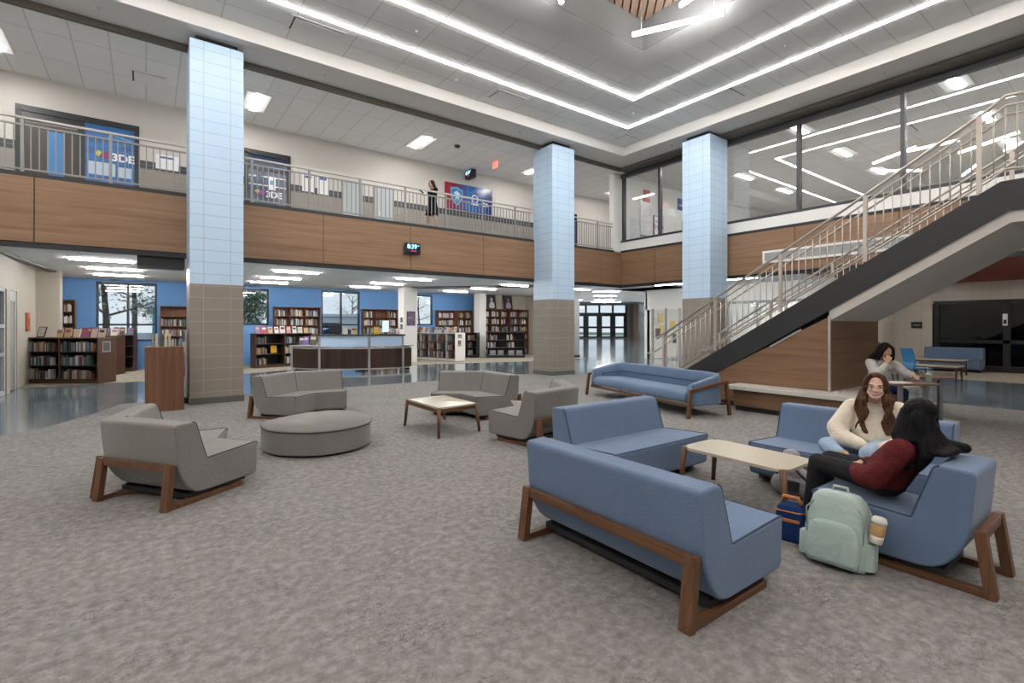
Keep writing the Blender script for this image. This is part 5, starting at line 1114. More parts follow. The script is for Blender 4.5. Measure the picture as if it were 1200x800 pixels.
# ------------------------------------------------------------------ people
_ico = None
def _pts(c, r):
    global _ico
    if _ico is None:
        b = bmesh.new(); bmesh.ops.create_icosphere(b, subdivisions=2, radius=1); _ico = [v.co.copy() for v in b.verts]; b.free()
    r = (r, r, r) if not hasattr(r, '__len__') else r
    return [Vector((c[0] + p.x * r[0], c[1] + p.y * r[1], c[2] + p.z * r[2])) for p in _ico]
def fuse(name, chains, m, parent, vox=.009, it=4, xf=None, factor=.5):
    """one continuous surface from tapered limbs: chains of (point, radius)"""
    bm = bmesh.new()
    for ch in chains:
        for (p, r), (q, s) in (zip(ch, ch[1:]) if len(ch) > 1 else [(ch[0], ch[0])]):
            b = bmesh.new(); vs = [b.verts.new(v) for v in _pts(p, r) + (_pts(q, s) if ch[0] is not ch[-1] else [])]
            g = bmesh.ops.convex_hull(b, input=vs); dead = list({e for e in g['geom_interior'] + g['geom_unused'] if isinstance(e, bmesh.types.BMVert)})
            bmesh.ops.delete(b, geom=dead, context='VERTS')
            mp = {}
            for v in b.verts: mp[v] = bm.verts.new(v.co)
            for f in b.faces: bm.faces.new([mp[v] for v in f.verts])
            b.free()
    me = bpy.data.meshes.new('tmp'); bm.to_mesh(me); bm.free()
    o = bpy.data.objects.new('tmp', me); COL.objects.link(o)
    k = o.modifiers.new('r', 'REMESH'); k.mode = 'VOXEL'; k.voxel_size = vox; k.use_smooth_shade = True
    k = o.modifiers.new('s', 'SMOOTH'); k.factor = factor; k.iterations = it
    dg = bpy.context.evaluated_depsgraph_get(); dg.update(); out = bpy.data.meshes.new_from_object(o.evaluated_get(dg))
    bpy.data.objects.remove(o); bpy.data.meshes.remove(me)
    out.name = name; out.materials.clear(); out.materials.append(m)
    if xf: out.transform(xf)
    for p in out.polygons: p.use_smooth = True
    return link(name, out, parent)
def skinm(name, c): return mat(name, c, .5, spec=.35, var=.05, vscale=30)
def hairm(name, c):
    m, t, b = nodes(name); tc = N(t, 'ShaderNodeTexCoord'); mp = N(t, 'ShaderNodeMapping'); mp.inputs['Scale'].default_value = (60, 60, 5); t.links.new(tc.outputs['Object'], mp.inputs[0])
    n = N(t, 'ShaderNodeTexNoise', Scale=1.0, Detail=3.0); t.links.new(mp.outputs[0], n.inputs['Vector']); t.links.new(ramp(t, n.outputs['Fac'], [(.3, [x * .5 for x in c]), (.7, [x * 1.6 for x in c])]), b.inputs['Base Color'])
    b.inputs['Roughness'].default_value = .5; b.inputs['Specular IOR Level'].default_value = .10; bp = N(t, 'ShaderNodeBump', Strength=.9, Distance=.012); t.links.new(n.outputs['Fac'], bp.inputs['Height']); t.links.new(bp.outputs[0], b.inputs['Normal']); return m
def clothm(name, c, s=30, bump=.4, var=.14):
    m, t, b = nodes(name); tc = N(t, 'ShaderNodeTexCoord'); n = N(t, 'ShaderNodeTexNoise', Scale=11.0, Detail=4.0, Distortion=.8); t.links.new(tc.outputs['Object'], n.inputs['Vector'])
    n2 = N(t, 'ShaderNodeTexNoise', Scale=s * 8.0, Detail=1.0); t.links.new(tc.outputs['Object'], n2.inputs['Vector'])
    t.links.new(ramp(t, n2.outputs['Fac'], [(.3, [x * (1 - var) for x in c]), (.7, [min(1, x * (1 + var)) for x in c])]), b.inputs['Base Color']); b.inputs['Roughness'].default_value = .9; b.inputs['Specular IOR Level'].default_value = .15
    bp = N(t, 'ShaderNodeBump', Strength=bump, Distance=.035); t.links.new(n.outputs['Fac'], bp.inputs['Height']); t.links.new(bp.outputs[0], b.inputs['Normal']); return m
def frame(o, fwd, up=(0, 0, 1)):
    f = Vector(fwd).normalized(); r = f.cross(Vector(up)).normalized(); u = r.cross(f)
    M = Matrix((r, f, u)).transposed().to_4x4(); M.translation = o; return M
def head_chains(H):
    """head about 0.23 high in a frame whose +Y is the face; returned in body coordinates"""
    L = [[((0, -.012, .035), (.070, .088, .082))], [((0, .018, -.02), (.060, .066, .070))], [((0, .035, -.068), (.036, .040, .030)), ((0, .062, -.088), (.020, .018, .016))],
         [((-.046, .02, -.045), .022), ((-.018, .062, -.086), .016)], [((.046, .02, -.045), .022), ((.018, .062, -.086), .016)],
         [((0, .078, .012), .009), ((0, .096, -.022), .012)], [((-.012, .088, -.027), .008)], [((.012, .088, -.027), .008)],
         [((-.032, .066, -.024), .020)], [((.032, .066, -.024), .020)], [((-.03, .068, .024), .014), ((.03, .068, .024), .014)],
         [((-.073, -.004, .0), (.008, .016, .028))], [((.073, -.004, .0), (.008, .016, .028))], [((-.018, .076, -.052), .011), ((.018, .076, -.052), .011)]]
    return [[(H @ Vector(p), r if not hasattr(r, '__len__') else r) for p, r in c] for c in L]
def face(body, H, smile=False, glasses=False, lip=(.42, .13, .12), brow=(.03, .02, .015), closed=False):
    T = lambda p: H @ Vector(p)
    ew = mat('eye_white', (.7, .69, .67), .2); ir = mat('iris_dark', (.03, .018, .01), .15); lm_ = mat('lip_%d' % int(lip[0] * 100), lip, .4); bm_ = mat('brow_%d' % int(brow[0] * 1000), brow, .8); lash = mat('lash', (.012, .009, .008), .6)
    for s in (-1, 1):
        e = MB().ball(T((s * .031, .071, .006)), .0115, 10); q = e.build('eye', ew, body)
        MB().ball(T((s * .031, .0795, .006)), .0058, 8).build('iris', ir, q)
        MB().tube([T((s * (.031 + a), .0815 - abs(a) * .18, .0125 - a * a * 22)) for a in (-.015, -.007, 0, .007, .015)], .0017, 5).build('eyelash', lash, body)
        MB().tube([T((s * (.031 + a), .0845 - abs(a) * .35, .030 - a * a * 9 + a * .1 * s * s)) for a in (-.017, -.008, 0, .009, .018)], .0026, 5).build('eyebrow', bm_, body)
    if smile:
        MB().tube([T((x, .0885 - x * x * 14, -.056 + x * x * 14)) for x in (-.027, -.016, 0, .016, .027)], .0042, 6, rr=[.002, .0042, .005, .0042, .002]).build('lower_lip', lm_, body)
        MB().tube([T((x, .0885 - x * x * 14, -.044 + x * x * 6)) for x in (-.027, -.016, 0, .016, .027)], .0034, 6, rr=[.0018, .0034, .0034, .0034, .0018]).build('upper_lip', lm_, body)
        MB().tube([T((x, .0885 - x * x * 14, -.0495 + x * x * 9)) for x in (-.022, -.012, 0, .012, .022)], .004, 6, rr=[.0016, .004, .0045, .004, .0016]).build('teeth', mat('teeth', (.82, .80, .76), .25), body)
    else:
        MB().tube([T((x, .0875 - x * x * 16, -.052 + x * x * 3)) for x in (-.02, -.01, 0, .01, .02)], .0042, 6, rr=[.0018, .004, .0046, .004, .0018]).build('lips', lm_, body)
    if glasses:
        g = mat('glasses_metal', (.35, .24, .18), .3, metal=.6); b = MB()
        for s in (-1, 1): b.tube([T((s * .032 + .022 * math.cos(a), .094, .004 + .019 * math.sin(a))) for a in [2 * PI * k / 16 for k in range(16)]], .0017, 5, True); b.tube([T((s * .054, .093, .008)), T((s * .074, .055, .008)), T((s * .077, .0, .006))], .0015, 5)
        b.tube([T((-.010, .095, .008)), T((0, .098, .010)), T((.010, .095, .008))], .0016, 5); b.build('glasses', g, body)
def hand_chains(w, d, n, curl=.5, side=1, s=1.0):
    """palm and five fingers from wrist w along d; n = back of the hand; side = which way the thumb leaves"""
    w, d, n = Vector(w), Vector(d).normalized(), Vector(n); n = (n - d * n.dot(d)).normalized(); x = d.cross(n) * side; C = []
    kn = [w + d * .078 * s + x * (k * .021 - .030) * s for k in range(4)]
    for k in kn: C.append([(w + x * ((k - w).dot(x) * .55), .016 * s), (k, .0115 * s)])
    for k, L in zip(kn, (.062, .072, .068, .052)):
        p, v, ang = k, d, 0; ch = [(p, .0098 * s)]
        for seg, r in ((.46, .009), (.32, .0083), (.26, .0074)):
            ang += curl; v = d * math.cos(ang) - n * math.sin(ang); p = p + v * L * seg * s * 1.25; ch.append((p, r * s))
        C.append(ch)
    b = w + d * .022 * s - x * .026 * s; v = (d * .65 - x * .72 - n * .25).normalized(); C.append([(b, .0125 * s), (b + v * .036 * s, .0105 * s), (b + v * .036 * s + (d * .85 - x * .25 - n * .4).normalized() * .032 * s, .0085 * s)])
    return C
def limb(*pr): return [(Vector(p), r) for p, r in pr]

# ---- woman in cream sweater
def cream_woman():
    ang = math.atan2(.956, -.29)    # local +Y points toward -X and a little toward the camera
    P = thing('person', 'woman in a cream sweater and light blue jeans smiling, seated on a blue sofa', 'person', (5.40, 1.66, 0), ang)
    sk = skinm('skin_fair', (.72, .47, .38)); H = frame(V(-.005, .10, 1.045), V(-.02, 1, -.05), V(-.04, .05, 1))
    rs, ls = V(.17, -.01, .83), V(-.17, -.01, .83); re, le = V(.27, .12, .60), V(-.255, .13, .60); rw, lw = V(.06, .315, .545), V(-.03, .35, .56)
    rh, lh = V(.09, 0, .49), V(-.09, 0, .49); rk, lk = V(.36, .25, .50), V(.045, .455, .505); ra, la = V(.215, .43, .455), V(.045, .50, .11)
    ch = head_chains(H) + [limb((V(0, .045, .97), .05), (V(0, .01, .86), .055)), limb((V(0, 0, .50), (.15, .10, .10)), (V(0, -.01, .64), (.12, .09, .10)), (V(0, 0, .78), (.15, .095, .09)), (V(0, 0, .84), (.13, .07, .05))),
        limb((rs, .05), (re, .04), (rw, .026)), limb((ls, .05), (le, .04), (lw, .026)), limb((rh, .078), (rk, .052), (ra, .034)), limb((lh, .078), (lk, .052), (la, .034)),
        limb((ra, .034), (V(.175, .53, .455), .03)), limb((la, .034), (V(.045, .60, .035), .028))]
    ch += hand_chains(rw, V(-.85, .35, -.2), V(.1, .5, 1), .35, 1) + hand_chains(lw, V(.6, .55, -.3), V(0, .4, 1), .45, -1)
    body = fuse('body', ch, sk, P, .0065, 3)
    face(body, H, True, True, (.50, .17, .16), (.055, .03, .018))
    sw = clothm('sweater_cream', (.74, .67, .56), 30, .55, .05)
    fuse('sweater', [limb((V(0, .02, .54), (.19, .145, .06)), (V(0, .015, .66), (.185, .14, .10)), (V(0, .005, .78), (.19, .125, .09)), (V(0, .005, .855), (.125, .085, .035))),
        limb((rs, .085), (V(.285, .10, .64), .088), (V(.25, .18, .575), .082), (V(.12, .275, .55), .058), (V(.085, .30, .547), .04)), limb((ls, .085), (V(-.275, .10, .65), .085), (V(-.235, .2, .58), .078), (V(-.09, .315, .56), .052), (V(-.06, .335, .56), .038)), limb((V(0, .03, .88), (.07, .062, .018)))], sw, P, .011, 3)
    jn = clothm('jeans_light', (.33, .44, .58), 40, .35, .16)
    fuse('jeans', [limb((V(0, -.01, .50), (.17, .12, .095)), (V(0, -.01, .56), (.15, .11, .06))), limb((rh, .098), (V(.25, .14, .50), .085), (rk, .07), (V(.26, .38, .465), .058)), limb((lh, .098), (V(-.02, .25, .51), .083), (lk, .07), (V(.045, .49, .30), .058), (V(.045, .51, .15), .057))], jn, P, .011, 3)
    sh = mat('shoe_tan', (.42, .28, .15), .6); so = mat('shoe_sole', (.70, .64, .54), .7)
    fuse('shoe', [limb((V(.20, .455, .44), .042), (V(.165, .545, .45), .038)), limb((V(.215, .43, .47), .04))], sh, P, .008, 2); fuse('shoe_sole', [limb((V(.20, .475, .415), (.03, .03, .022)), (V(.155, .575, .435), (.03, .03, .022)))], so, P, .008, 2)
    fuse('shoe', [limb((V(.045, .50, .055), .042), (V(.045, .62, .035), .032))], sh, P, .008, 2)
    hm = hairm('hair_brown', (.075, .037, .02)); T = lambda *p: H @ V(*p); r_ = random.Random(4)
    hc = [[(T(0, -.030, .045), (.088, .092, .088))], [(T(-.05, -.03, .03), .052), (T(-.072, -.01, -.06), .034)], [(T(.05, -.03, .03), .052), (T(.072, -.01, -.06), .034)], [(T(0, -.07, .0), (.08, .05, .09)), (T(0, -.085, -.12), (.085, .04, .08))],
          [(T(-.05, .035, .098), .022), (T(-.074, .035, .045), .018), (T(-.078, .03, -.02), .018)], [(T(.05, .035, .098), .022), (T(.074, .035, .045), .018), (T(.078, .03, -.02), .018)], [(T(-.045, .03, .105), .018), (T(.045, .03, .105), .018)]]
    for s in (-1, 1):
        for j in range(5):
            pts = [(T(s * (.07 + .006 * j), .0 - .012 * j, -.05), .024)]; z = .97; x0 = s * (.075 + .012 * j)
            for q in range(1, 8):
                zz = z - .048 * q; pts.append((V(x0 + .018 * math.sin(q * 1.5 + j) * (q > 1), .125 + .012 * math.cos(q * 1.7 + j) - .012 * (j - 1) + .02 * (q < 5), zz), .024 - .0013 * q))
            hc.append(pts)
    fuse('hair', hc, hm, P, .0075, 2)
    MB().tube([V(-.02, .142, .86), V(0, .148, .80), V(.015, .146, .865)], .002, 5).build('necklace', silver, P)
    return P
cream_woman()

# ---- woman in dark red seen from behind
def red_woman():
    P = thing('person', 'woman with long black hair in a dark red sweatshirt, back to the camera', 'person', (4.20, 1.22, 0), math.radians(-4))
    sk = skinm('skin_light', (.55, .33, .24)); H = frame(V(.03, -.17, .985), V(1, .62, .02), V(0, -.10, 1))
    rs, ls = V(.17, -.14, .79), V(-.17, -.14, .775); re, le = V(.23, .02, .56), V(-.235, .0, .545); rw, lw = V(.07, .19, .575), V(-.035, .17, .565)
    rh, lh = V(.09, 0, .515), V(-.09, 0, .515); rk, lk = V(.13, .43, .545), V(-.06, .43, .55); ra, la = V(.14, .50, .10), V(.0, .51, .10)
    ch = head_chains(H) + [limb((V(.01, -.16, .91), .05), (V(0, -.14, .82), .055)), limb((V(0, 0, .535), (.14, .09, .08)), (V(0, -.06, .64), (.12, .09, .10)), (V(0, -.12, .75), (.15, .095, .09)), (V(0, -.14, .80), (.13, .07, .05))),
        limb((rs, .05), (re, .04), (rw, .026)), limb((ls, .05), (le, .04), (lw, .026)), limb((rh, .078), (rk, .052), (ra, .034)), limb((lh, .078), (lk, .052), (la, .034)), limb((ra, .034), (V(.16, .60, .035), .028)), limb((la, .034), (V(.01, .61, .035), .028))]
    ch += hand_chains(rw, V(-.7, .6, -.15), V(0, .1, 1), .5, 1) + hand_chains(lw, V(.8, .5, -.15), V(0, .1, 1), .5, -1)
    body = fuse('body', ch, sk, P, .0065, 3); face(body, H)
    sw = clothm('sweatshirt_red', (.105, .016, .018), 30, 1.0, .1)
    fuse('sweatshirt', [limb((V(0, .02, .51), (.20, .15, .075)), (V(0, -.05, .64), (.185, .145, .10)), (V(0, -.12, .745), (.185, .125, .09)), (V(0, -.145, .815), (.12, .08, .035))),
        limb((rs, .082), (V(.24, .01, .575), .082), (V(.20, .09, .565), .07), (V(.115, .16, .575), .05), (V(.09, .18, .575), .038)), limb((ls, .080), (V(-.225, -.08, .66), .072), (V(-.245, -.01, .565), .076), (V(-.21, .07, .555), .066), (V(-.10, .145, .565), .052), (V(-.06, .16, .565), .038))], sw, P, .011, 3)
    fuse('jeans', [limb((V(0, 0, .51), (.165, .12, .115)), (V(0, -.02, .56), (.15, .11, .06))), limb((rh, .095), (rk, .066), (V(.14, .505, .20), .050)), limb((lh, .09), (lk, .066), (V(-.01, .51, .18), .052))], clothm('jeans_black', (.022, .022, .025), 40, .35, .3), P, .011, 3)
    for x, y in ((.15, .51), (.005, .52)): fuse('shoe', [limb((V(x, y, .055), .042), (V(x + .015, y + .09, .035), .032))], black_metal, P, .008, 2)
    hm = hairm('hair_black', (.006, .006, .007)); T = lambda *p: H @ V(*p)
    hc = [[(T(0, -.022, .045), (.090, .098, .088))], [(T(0, -.06, -.01), (.088, .06, .09)), (V(.0, -.245, .88), (.125, .05, .05)), (V(.01, -.30, .79), (.16, .045, .045)), (V(.02, -.335, .778), (.18, .05, .026))],
          [(T(.07, -.01, .0), .036), (T(.085, -.03, -.09), .038), (V(.13, -.20, .82), .04), (V(.16, -.29, .785), .03)], [(T(-.07, -.01, .0), .036), (T(-.085, -.03, -.09), .038), (V(-.10, -.12, .83), .045), (V(-.135, -.15, .74), .04), (V(-.15, -.17, .66), .022)],
          [(V(-.08, -.25, .85), .05), (V(-.125, -.26, .75), .042), (V(-.13, -.22, .66), .022)], [(V(.10, -.29, .80), .05), (V(.20, -.37, .785), .034)]]
    hc += [[(T(0, -.04, -.02), (.088, .075, .09)), (V(-.01, -.19, .84), (.115, .075, .05))], [(T(-.06, .0, .02), .045), (V(-.08, -.10, .86), .05), (V(-.10, -.15, .78), .045)], [(T(.07, .0, .0), .04), (V(.10, -.16, .86), .05)]]
    fuse('hair', hc, hm, P, .0085, 3)
    return P
red_woman()

# ---- woman in light grey hoodie at the small desk
def hoodie_woman():
    ang = math.atan2(.42, -.90)    # faces the camera, turned toward the right of the photo
    P = thing('person', 'woman in a light grey hoodie leaning chin on hand at a small desk', 'person', (9.88, 2.99, 0), math.radians(139))
    sk = skinm('skin_tan', (.50, .30, .21)); H = frame(V(.02, .22, 1.19), V(-.12, 1, -.36), V(.06, .26, 1))
    rs, ls = V(.17, .08, .985), V(-.17, .09, .97); re, le = V(.20, .30, .775), V(-.28, .30, .78); rw, lw = V(.06, .31, 1.00), V(-.20, .52, .812)
    rh, lh = V(.09, 0, .57), V(-.09, 0, .57); rk, lk = V(.10, .40, .56), V(-.12, .42, .54); ra, la = V(.10, .40, .12), V(-.13, .36, .12)
    ch = head_chains(H) + [limb((V(.01, .15, 1.10), .05), (V(0, .08, 1.0), .055)), limb((V(0, 0, .58), (.15, .10, .10)), (V(0, .02, .74), (.12, .09, .10)), (V(0, .07, .90), (.15, .095, .09)), (V(0, .08, .98), (.13, .07, .05))),
        limb((rs, .05), (re, .04), (rw, .026)), limb((ls, .05), (le, .04), (lw, .026)), limb((rh, .078), (rk, .052), (ra, .034)), limb((lh, .078), (lk, .052), (la, .034)), limb((ra, .034), (V(.10, .52, .035), .028)), limb((la, .034), (V(-.14, .48, .035), .028))]
    ch += hand_chains(rw, V(-.35, .05, 1), V(.4, 1, .3), .75, 1) + hand_chains(lw, V(.25, .9, -.05), V(0, .1, 1), .3, -1)
    body = fuse('body', ch, sk, P, .0065, 3); face(body, H, False, False, (.36, .13, .11), (.02, .014, .01))
    sw = clothm('hoodie_grey', (.50, .50, .49), 30, .6, .1)
    fuse('hoodie', [limb((V(0, .01, .62), (.18, .135, .06)), (V(0, .03, .76), (.175, .135, .10)), (V(0, .07, .92), (.18, .12, .09)), (V(0, .08, 1.0), (.12, .08, .035))), limb((V(0, .05, 1.03), (.10, .09, .035))),
        limb((rs, .080), (V(.205, .28, .80), .078), (V(.15, .31, .87), .062), (V(.085, .31, .955), .045)), limb((ls, .080), (V(-.28, .28, .80), .078), (V(-.25, .40, .81), .06), (V(-.215, .48, .808), .044))], sw, P, .011, 3)
    MB().tube([V(-.05, .185, 1.0), V(-.052, .20, .90)], .004, 5).build('drawstring', letter_white, P); MB().tube([V(.03, .19, 1.0), V(.03, .205, .92)], .004, 5).build('drawstring', letter_white, P)
    MB().box(-.10, -.03, .196, .204, .86, .885).build('chest_print', mat('print_red', (.4, .12, .10), .6), P)
    fuse('jeans', [limb((V(0, 0, .58), (.165, .115, .09)), (V(0, 0, .64), (.15, .11, .06))), limb((rh, .096), (rk, .070), (V(.10, .40, .17), .06)), limb((lh, .096), (lk, .070), (V(-.13, .37, .17), .06))], clothm('jeans_navy', (.012, .03, .085), 40, .35, .25), P, .011, 3)
    for x, y in ((.10, .42), (-.135, .38)): fuse('shoe', [limb((V(x, y, .055), .042), (V(x, y + .12, .035), .032))], mat('shoe_grey', (.3, .28, .3), .6), P, .008, 2)
    hm = hairm('hair_dark', (.011, .008, .007)); T = lambda *p: H @ V(*p)
    hc = [[(T(0, -.030, .045), (.095, .098, .090))], [(T(.03, .045, .09), .024), (T(.08, .035, .03), .026), (T(.09, .02, -.06), .028), (T(.10, .0, -.14), .026)], [(T(-.03, .045, .09), .024), (T(-.085, .035, .03), .026), (T(-.10, .03, -.06), .034), (T(-.115, .03, -.15), .03)],
          [(T(0, -.07, .0), (.09, .05, .09)), (T(.03, -.10, -.12), (.10, .05, .07))], [(T(.07, -.04, -.02), .05), (V(.15, .10, 1.08), .055), (V(.17, .05, 1.02), .04)], [(T(-.08, -.03, -.03), .05), (T(-.12, 0, -.13), .04)]]
    fuse('hair', hc, hm, P, .0085, 3)
    return P
hoodie_woman()

# ---- woman walking along the balcony
def balcony_woman():
    P = thing('person', 'woman in a black top and skirt walking along the balcony, phone in hand', 'person', (6.98, 13.45, FZ), math.radians(97))
    sk = skinm('skin_mid', (.46, .28, .20)); H = frame(V(0, .05, 1.53), V(-.08, 1, -.18), V(0, .12, 1))
    rs, ls = V(.17, 0, 1.34), V(-.17, 0, 1.34); re, le = V(.20, -.06, 1.08), V(-.20, .06, 1.08); rw, lw = V(.19, .04, .86), V(-.10, .28, 1.14)
    rh, lh = V(.09, 0, .88), V(-.09, 0, .88); rk, lk = V(.10, .10, .50), V(-.09, -.02, .50); ra, la = V(.10, .12, .10), V(-.09, -.20, .12)
    ch = head_chains(H) + [limb((V(0, .02, 1.45), .05), (V(0, 0, 1.37), .055)), limb((V(0, 0, .90), (.15, .10, .10)), (V(0, .01, 1.06), (.115, .09, .10)), (V(0, 0, 1.26), (.145, .095, .09)), (V(0, 0, 1.34), (.13, .07, .05))),
        limb((rs, .048), (re, .038), (rw, .025)), limb((ls, .048), (le, .038), (lw, .025)), limb((rh, .078), (rk, .05), (ra, .033)), limb((lh, .078), (lk, .05), (la, .033)), limb((ra, .033), (V(.10, .24, .035), .027)), limb((la, .033), (V(-.09, -.10, .035), .027))]
    ch += hand_chains(rw, V(0, .15, -1), V(1, 0, 0), .3, 1) + hand_chains(lw, V(.25, 1, .2), V(-.4, 0, 1), .6, -1)
    body = fuse('body', ch, sk, P, .0075, 3); face(body, H)
    bk = clothm('outfit_black', (.012, .012, .014), 30, .5, .2)
    fuse('top', [limb((V(0, .0, 1.0), (.15, .11, .06)), (V(0, 0, 1.25), (.165, .115, .10)), (V(0, 0, 1.35), (.12, .08, .04))), limb((rs, .068), (re, .056), (V(.193, .0, .96), .046)), limb((ls, .068), (le, .056), (V(-.15, .17, 1.11), .046))], bk, P, .012, 3)
    fuse('skirt', [limb((V(0, 0, 1.02), (.145, .11, .05)), (V(0, 0, .85), (.18, .14, .06)), (V(.01, .03, .60), (.19, .20, .03)))], bk, P, .012, 3)
    for x, y in ((.10, .13), (-.09, -.19)): fuse('shoe', [limb((V(x, y, .05), .04), (V(x, y + .13, .032), .03))], mat('shoe_black', (.02, .02, .02), .5), P, .009, 2)
    hm = hairm('hair_umber', (.035, .018, .011)); T = lambda *p: H @ V(*p)
    fuse('hair', [[(T(0, -.030, .045), (.088, .094, .088))], [(T(0, -.06, .0), (.085, .055, .09)), (V(0, -.085, 1.36), (.11, .045, .07)), (V(0, -.10, 1.20), (.09, .035, .05))], [(T(-.07, .01, .04), .028), (T(-.08, -.01, -.08), .026)], [(T(.07, .01, .04), .028), (T(.08, -.01, -.08), .026)]], hm, P, .0095, 3)
    return P
balcony_woman()
ph = tag(MB().box(-.035, .035, -.07, .07, -.005, .005, .003).build('phone', black_metal), 'dark phone held out by the woman walking on the balcony', 'phone'); MB().box(-.031, .031, -.064, .064, .005, .006).build('screen', mat('phone_screen', (.02, .03, .05), .1), ph)
ph.location = (6.98 - .43, 13.45 - .13, FZ + 1.215); ph.rotation_euler = (.5, 0, math.radians(97))

# ------------------------------------------------------------------ bags by the coffee table
mint = clothm('mint_canvas', (.40, .50, .47), 40, .45, .06); mint_d = clothm('mint_pocket', (.36, .46, .43), 40, .3, .06)
bp = thing('backpack', 'pale mint backpack standing on the carpet against the blue chair', 'backpack', (3.735, 1.365, 0), math.radians(90)); bp.rotation_euler = (math.radians(-8), 0, math.radians(-84))
def shell_bag(name, w_, d, h, m, parent, top=.8, loc=(0, 0, 0), r=.06):
    pts = fillet([(-w_ / 2, -d / 2), (w_ / 2, -d / 2), (w_ / 2, d / 2), (-w_ / 2, d / 2)], r, 5); b = MB(); rings = []
    for z, k in ((0, .93), (.03, 1), (h * .45, 1.03), (h * .75, .97), (h * .9, .88), (h * .975, .70), (h, .42)):
        rings.append([b.bm.verts.new((loc[0] + x * (k if z < h * .5 else (k * top + k * (1 - top) * .6)), loc[1] + y * k, loc[2] + z)) for x, y in pts])
    for A, B in zip(rings, rings[1:]):
        for i in range(len(A)): b.bm.faces.new((A[i], A[(i + 1) % len(A)], B[(i + 1) % len(A)], B[i]))
    b.bm.faces.new(rings[0][::-1]); b.bm.faces.new(rings[-1])
    o = b.build(name, m, parent); return smoothen(o)
shell_bag('body', .36, .19, .475, mint, bp); shell_bag('front_pocket', .30, .07, .27, mint_d, bp, .95, (0, -.115, .02), .03)
MB().tube([(-.16, -.085, .18), (-.17, -.09, .34), (-.10, -.07, .43), (.10, -.07, .43), (.17, -.09, .34), (.16, -.085, .18)], .006, 6).build('zip', mat('zip_mint', (.25, .33, .31), .6), bp)
MB().tube([(-.05, .03, .455), (-.04, .03, .50), (.04, .03, .50), (.05, .03, .455)], .011, 6).build('handle', mint_d, bp)
MB().tube([(.12, .09, .42), (.17, .11, .30), (.16, .105, .10)], .02, 6).build('shoulder_strap', mint_d, bp); MB().tube([(-.12, .09, .42), (-.17, .11, .30), (-.16, .105, .10)], .02, 6).build('shoulder_strap', mint_d, bp)
MB().prism(fillet([(.15, -.075), (.218, -.06), (.218, .06), (.15, .075)], .02), .02, .19, .01).build('side_pocket', mint_d, bp); MB().prism(fillet([(-.218, -.06), (-.15, -.075), (-.15, .075), (-.218, .06)], .02), .02, .17, .01).build('side_pocket', mint_d, bp)
tm = thing('tumbler', 'tan and white drinks tumbler in the side pocket of the mint backpack', 'tumbler', (3.742, 1.147, .213)); tm.rotation_euler = (.12, .10, 0)
MB().lathe([(.034, 0), (.036, .01), (.038, .03), (.039, .05)], 18).build('cup', mat('cup_white', (.66, .62, .52), .4), tm); MB().lathe([(.0385, .05), (.0405, .055), (.041, .12), (.039, .125)], 18).build('sleeve', mat('cup_tan', (.50, .31, .14), .5), tm); MB().lathe([(.042, .125), (.043, .145), (.034, .165), (.012, .17)], 18).build('lid', mat('cup_lid', (.68, .68, .60), .4), tm)
lb = thing('lunch_bag', 'navy blue lunch bag with an orange handle beside the mint backpack', 'bag', (3.89, 1.725, 0), math.radians(-78)); navy = clothm('navy_nylon', (.012, .035, .12), 40, .35, .2); org = mat('orange_web', (.50, .17, .045), .6)
shell_bag('body', .19, .15, .27, navy, lb, 1, r=.03); MB().tube([(-.06, 0, .265), (-.05, 0, .315), (.05, 0, .315), (.06, 0, .265)], .014, 6).build('handle', org, lb)
MB().box(-.07, .07, -.086, -.076, .15, .172, .003).build('front_band', org, lb); MB().tube([(-.095, -.05, .22), (-.06, -.08, .225), (.06, -.08, .225), (.098, -.04, .22)], .005, 6).build('zip', org, lb)
gb = thing('duffel_bag', 'slumped grey bag on the carpet between coffee table and blue sofa', 'bag', (4.895, 2.12, 0), math.radians(94)); gm = clothm('grey_nylon', (.40, .39, .42), 30, .8, .15)
fuse('body', [limb((V(-.17, 0, .09), (.07, .085, .085)), (V(.14, 0, .10), (.09, .09, .095))), limb((V(-.08, -.02, .17), (.10, .06, .06)), (V(.10, -.02, .25), (.09, .05, .09)), (V(.06, -.04, .38), (.08, .03, .05)))], gm, gb, .01, 4)
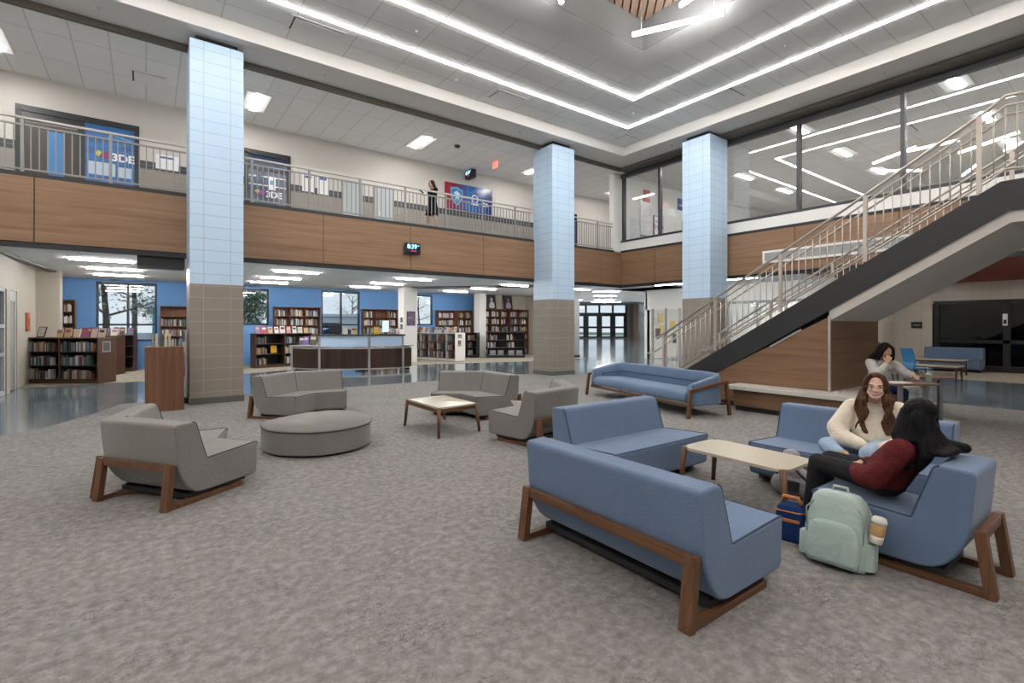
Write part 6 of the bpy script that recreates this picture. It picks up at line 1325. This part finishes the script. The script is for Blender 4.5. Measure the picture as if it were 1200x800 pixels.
MB().tube([(-.14, .06, .15), (-.06, .10, .24), (.08, .07, .36), (.16, .02, .30), (.17, .02, .14)], .012, 6).build('strap', mat('strap_dark', (.05, .05, .06), .7), gb); MB().box(-.05, .06, .075, .09, .06, .16, .004).build('pocket', mat('strap_dark', (0, 0, 0)), gb)

# ------------------------------------------------------------------ small desks beyond the sofas
def c_desk(label, x, y, rz, w_, d, legs):
    t_ = thing('small_desk', label, 'desk', (x, y, 0), rz); MB().prism(fillet([(-w_ / 2, -d / 2), (w_ / 2, -d / 2), (w_ / 2, d / 2), (-w_ / 2, d / 2)], .05), .715, .74, .004).build('desktop', mat('desk_brown', (.14, .075, .045), .4), t_)
    for lx, ly in legs: MB().box(lx - .025, lx + .025, ly - .025, ly + .025, .012, .715).build('leg', mat('leg_grey', (.22, .22, .24), .35, metal=.5), t_)
    MB().box(min(l[0] for l in legs) - .04, max(l[0] for l in legs) + .26, -d / 2 + .02, d / 2 - .05, 0, .012, .004).build('base_plate', mat('leg_grey', (0, 0, 0)), t_); return t_
ra = math.radians(-37)
c_desk('small brown desk with papers before the woman in the grey hoodie', 9.22, 2.46, ra, .74, .46, [(-.06, 0), (.27, -.06)])
c_desk('small brown desk on a single grey leg, right of the one with papers', 10.62, 2.48, ra, .52, .46, [(.12, -.05)])
R = Matrix.Translation((9.22, 2.46, .742)) @ Matrix.Rotation(ra, 4, 'Z')
o = tag(MB().box(-.15, .15, -.11, .11, 0, .006).box(-.14, .155, -.1, .115, .006, .011).build('papers', mat('paper_white', (.72, .70, .72), .8)), 'stack of white papers on the small desk', 'papers'); o.matrix_world = R @ Matrix.Translation((-.14, -.05, 0)); MB().box(-.11, .11, .02, .024, .011, .012).build('printed_line', grey_paint, o)
cu = thing('cup', 'sage green reusable cup with lid on the small desk', 'cup', R @ V(.27, -.12, 0)); MB().lathe([(.028, 0), (.034, .01), (.041, .125), (.041, .13)], 18).build('cup_body', mat('sage', (.23, .30, .23), .5), cu); MB().lathe([(.043, .13), (.043, .145), (.03, .15)], 18).build('lid', mat('cup_lid_clear', (.55, .56, .55), .2), cu); MB().cyl((0, .0, .15), (-.03, .01, .24), .004, n=6).build('straw', silver, cu)
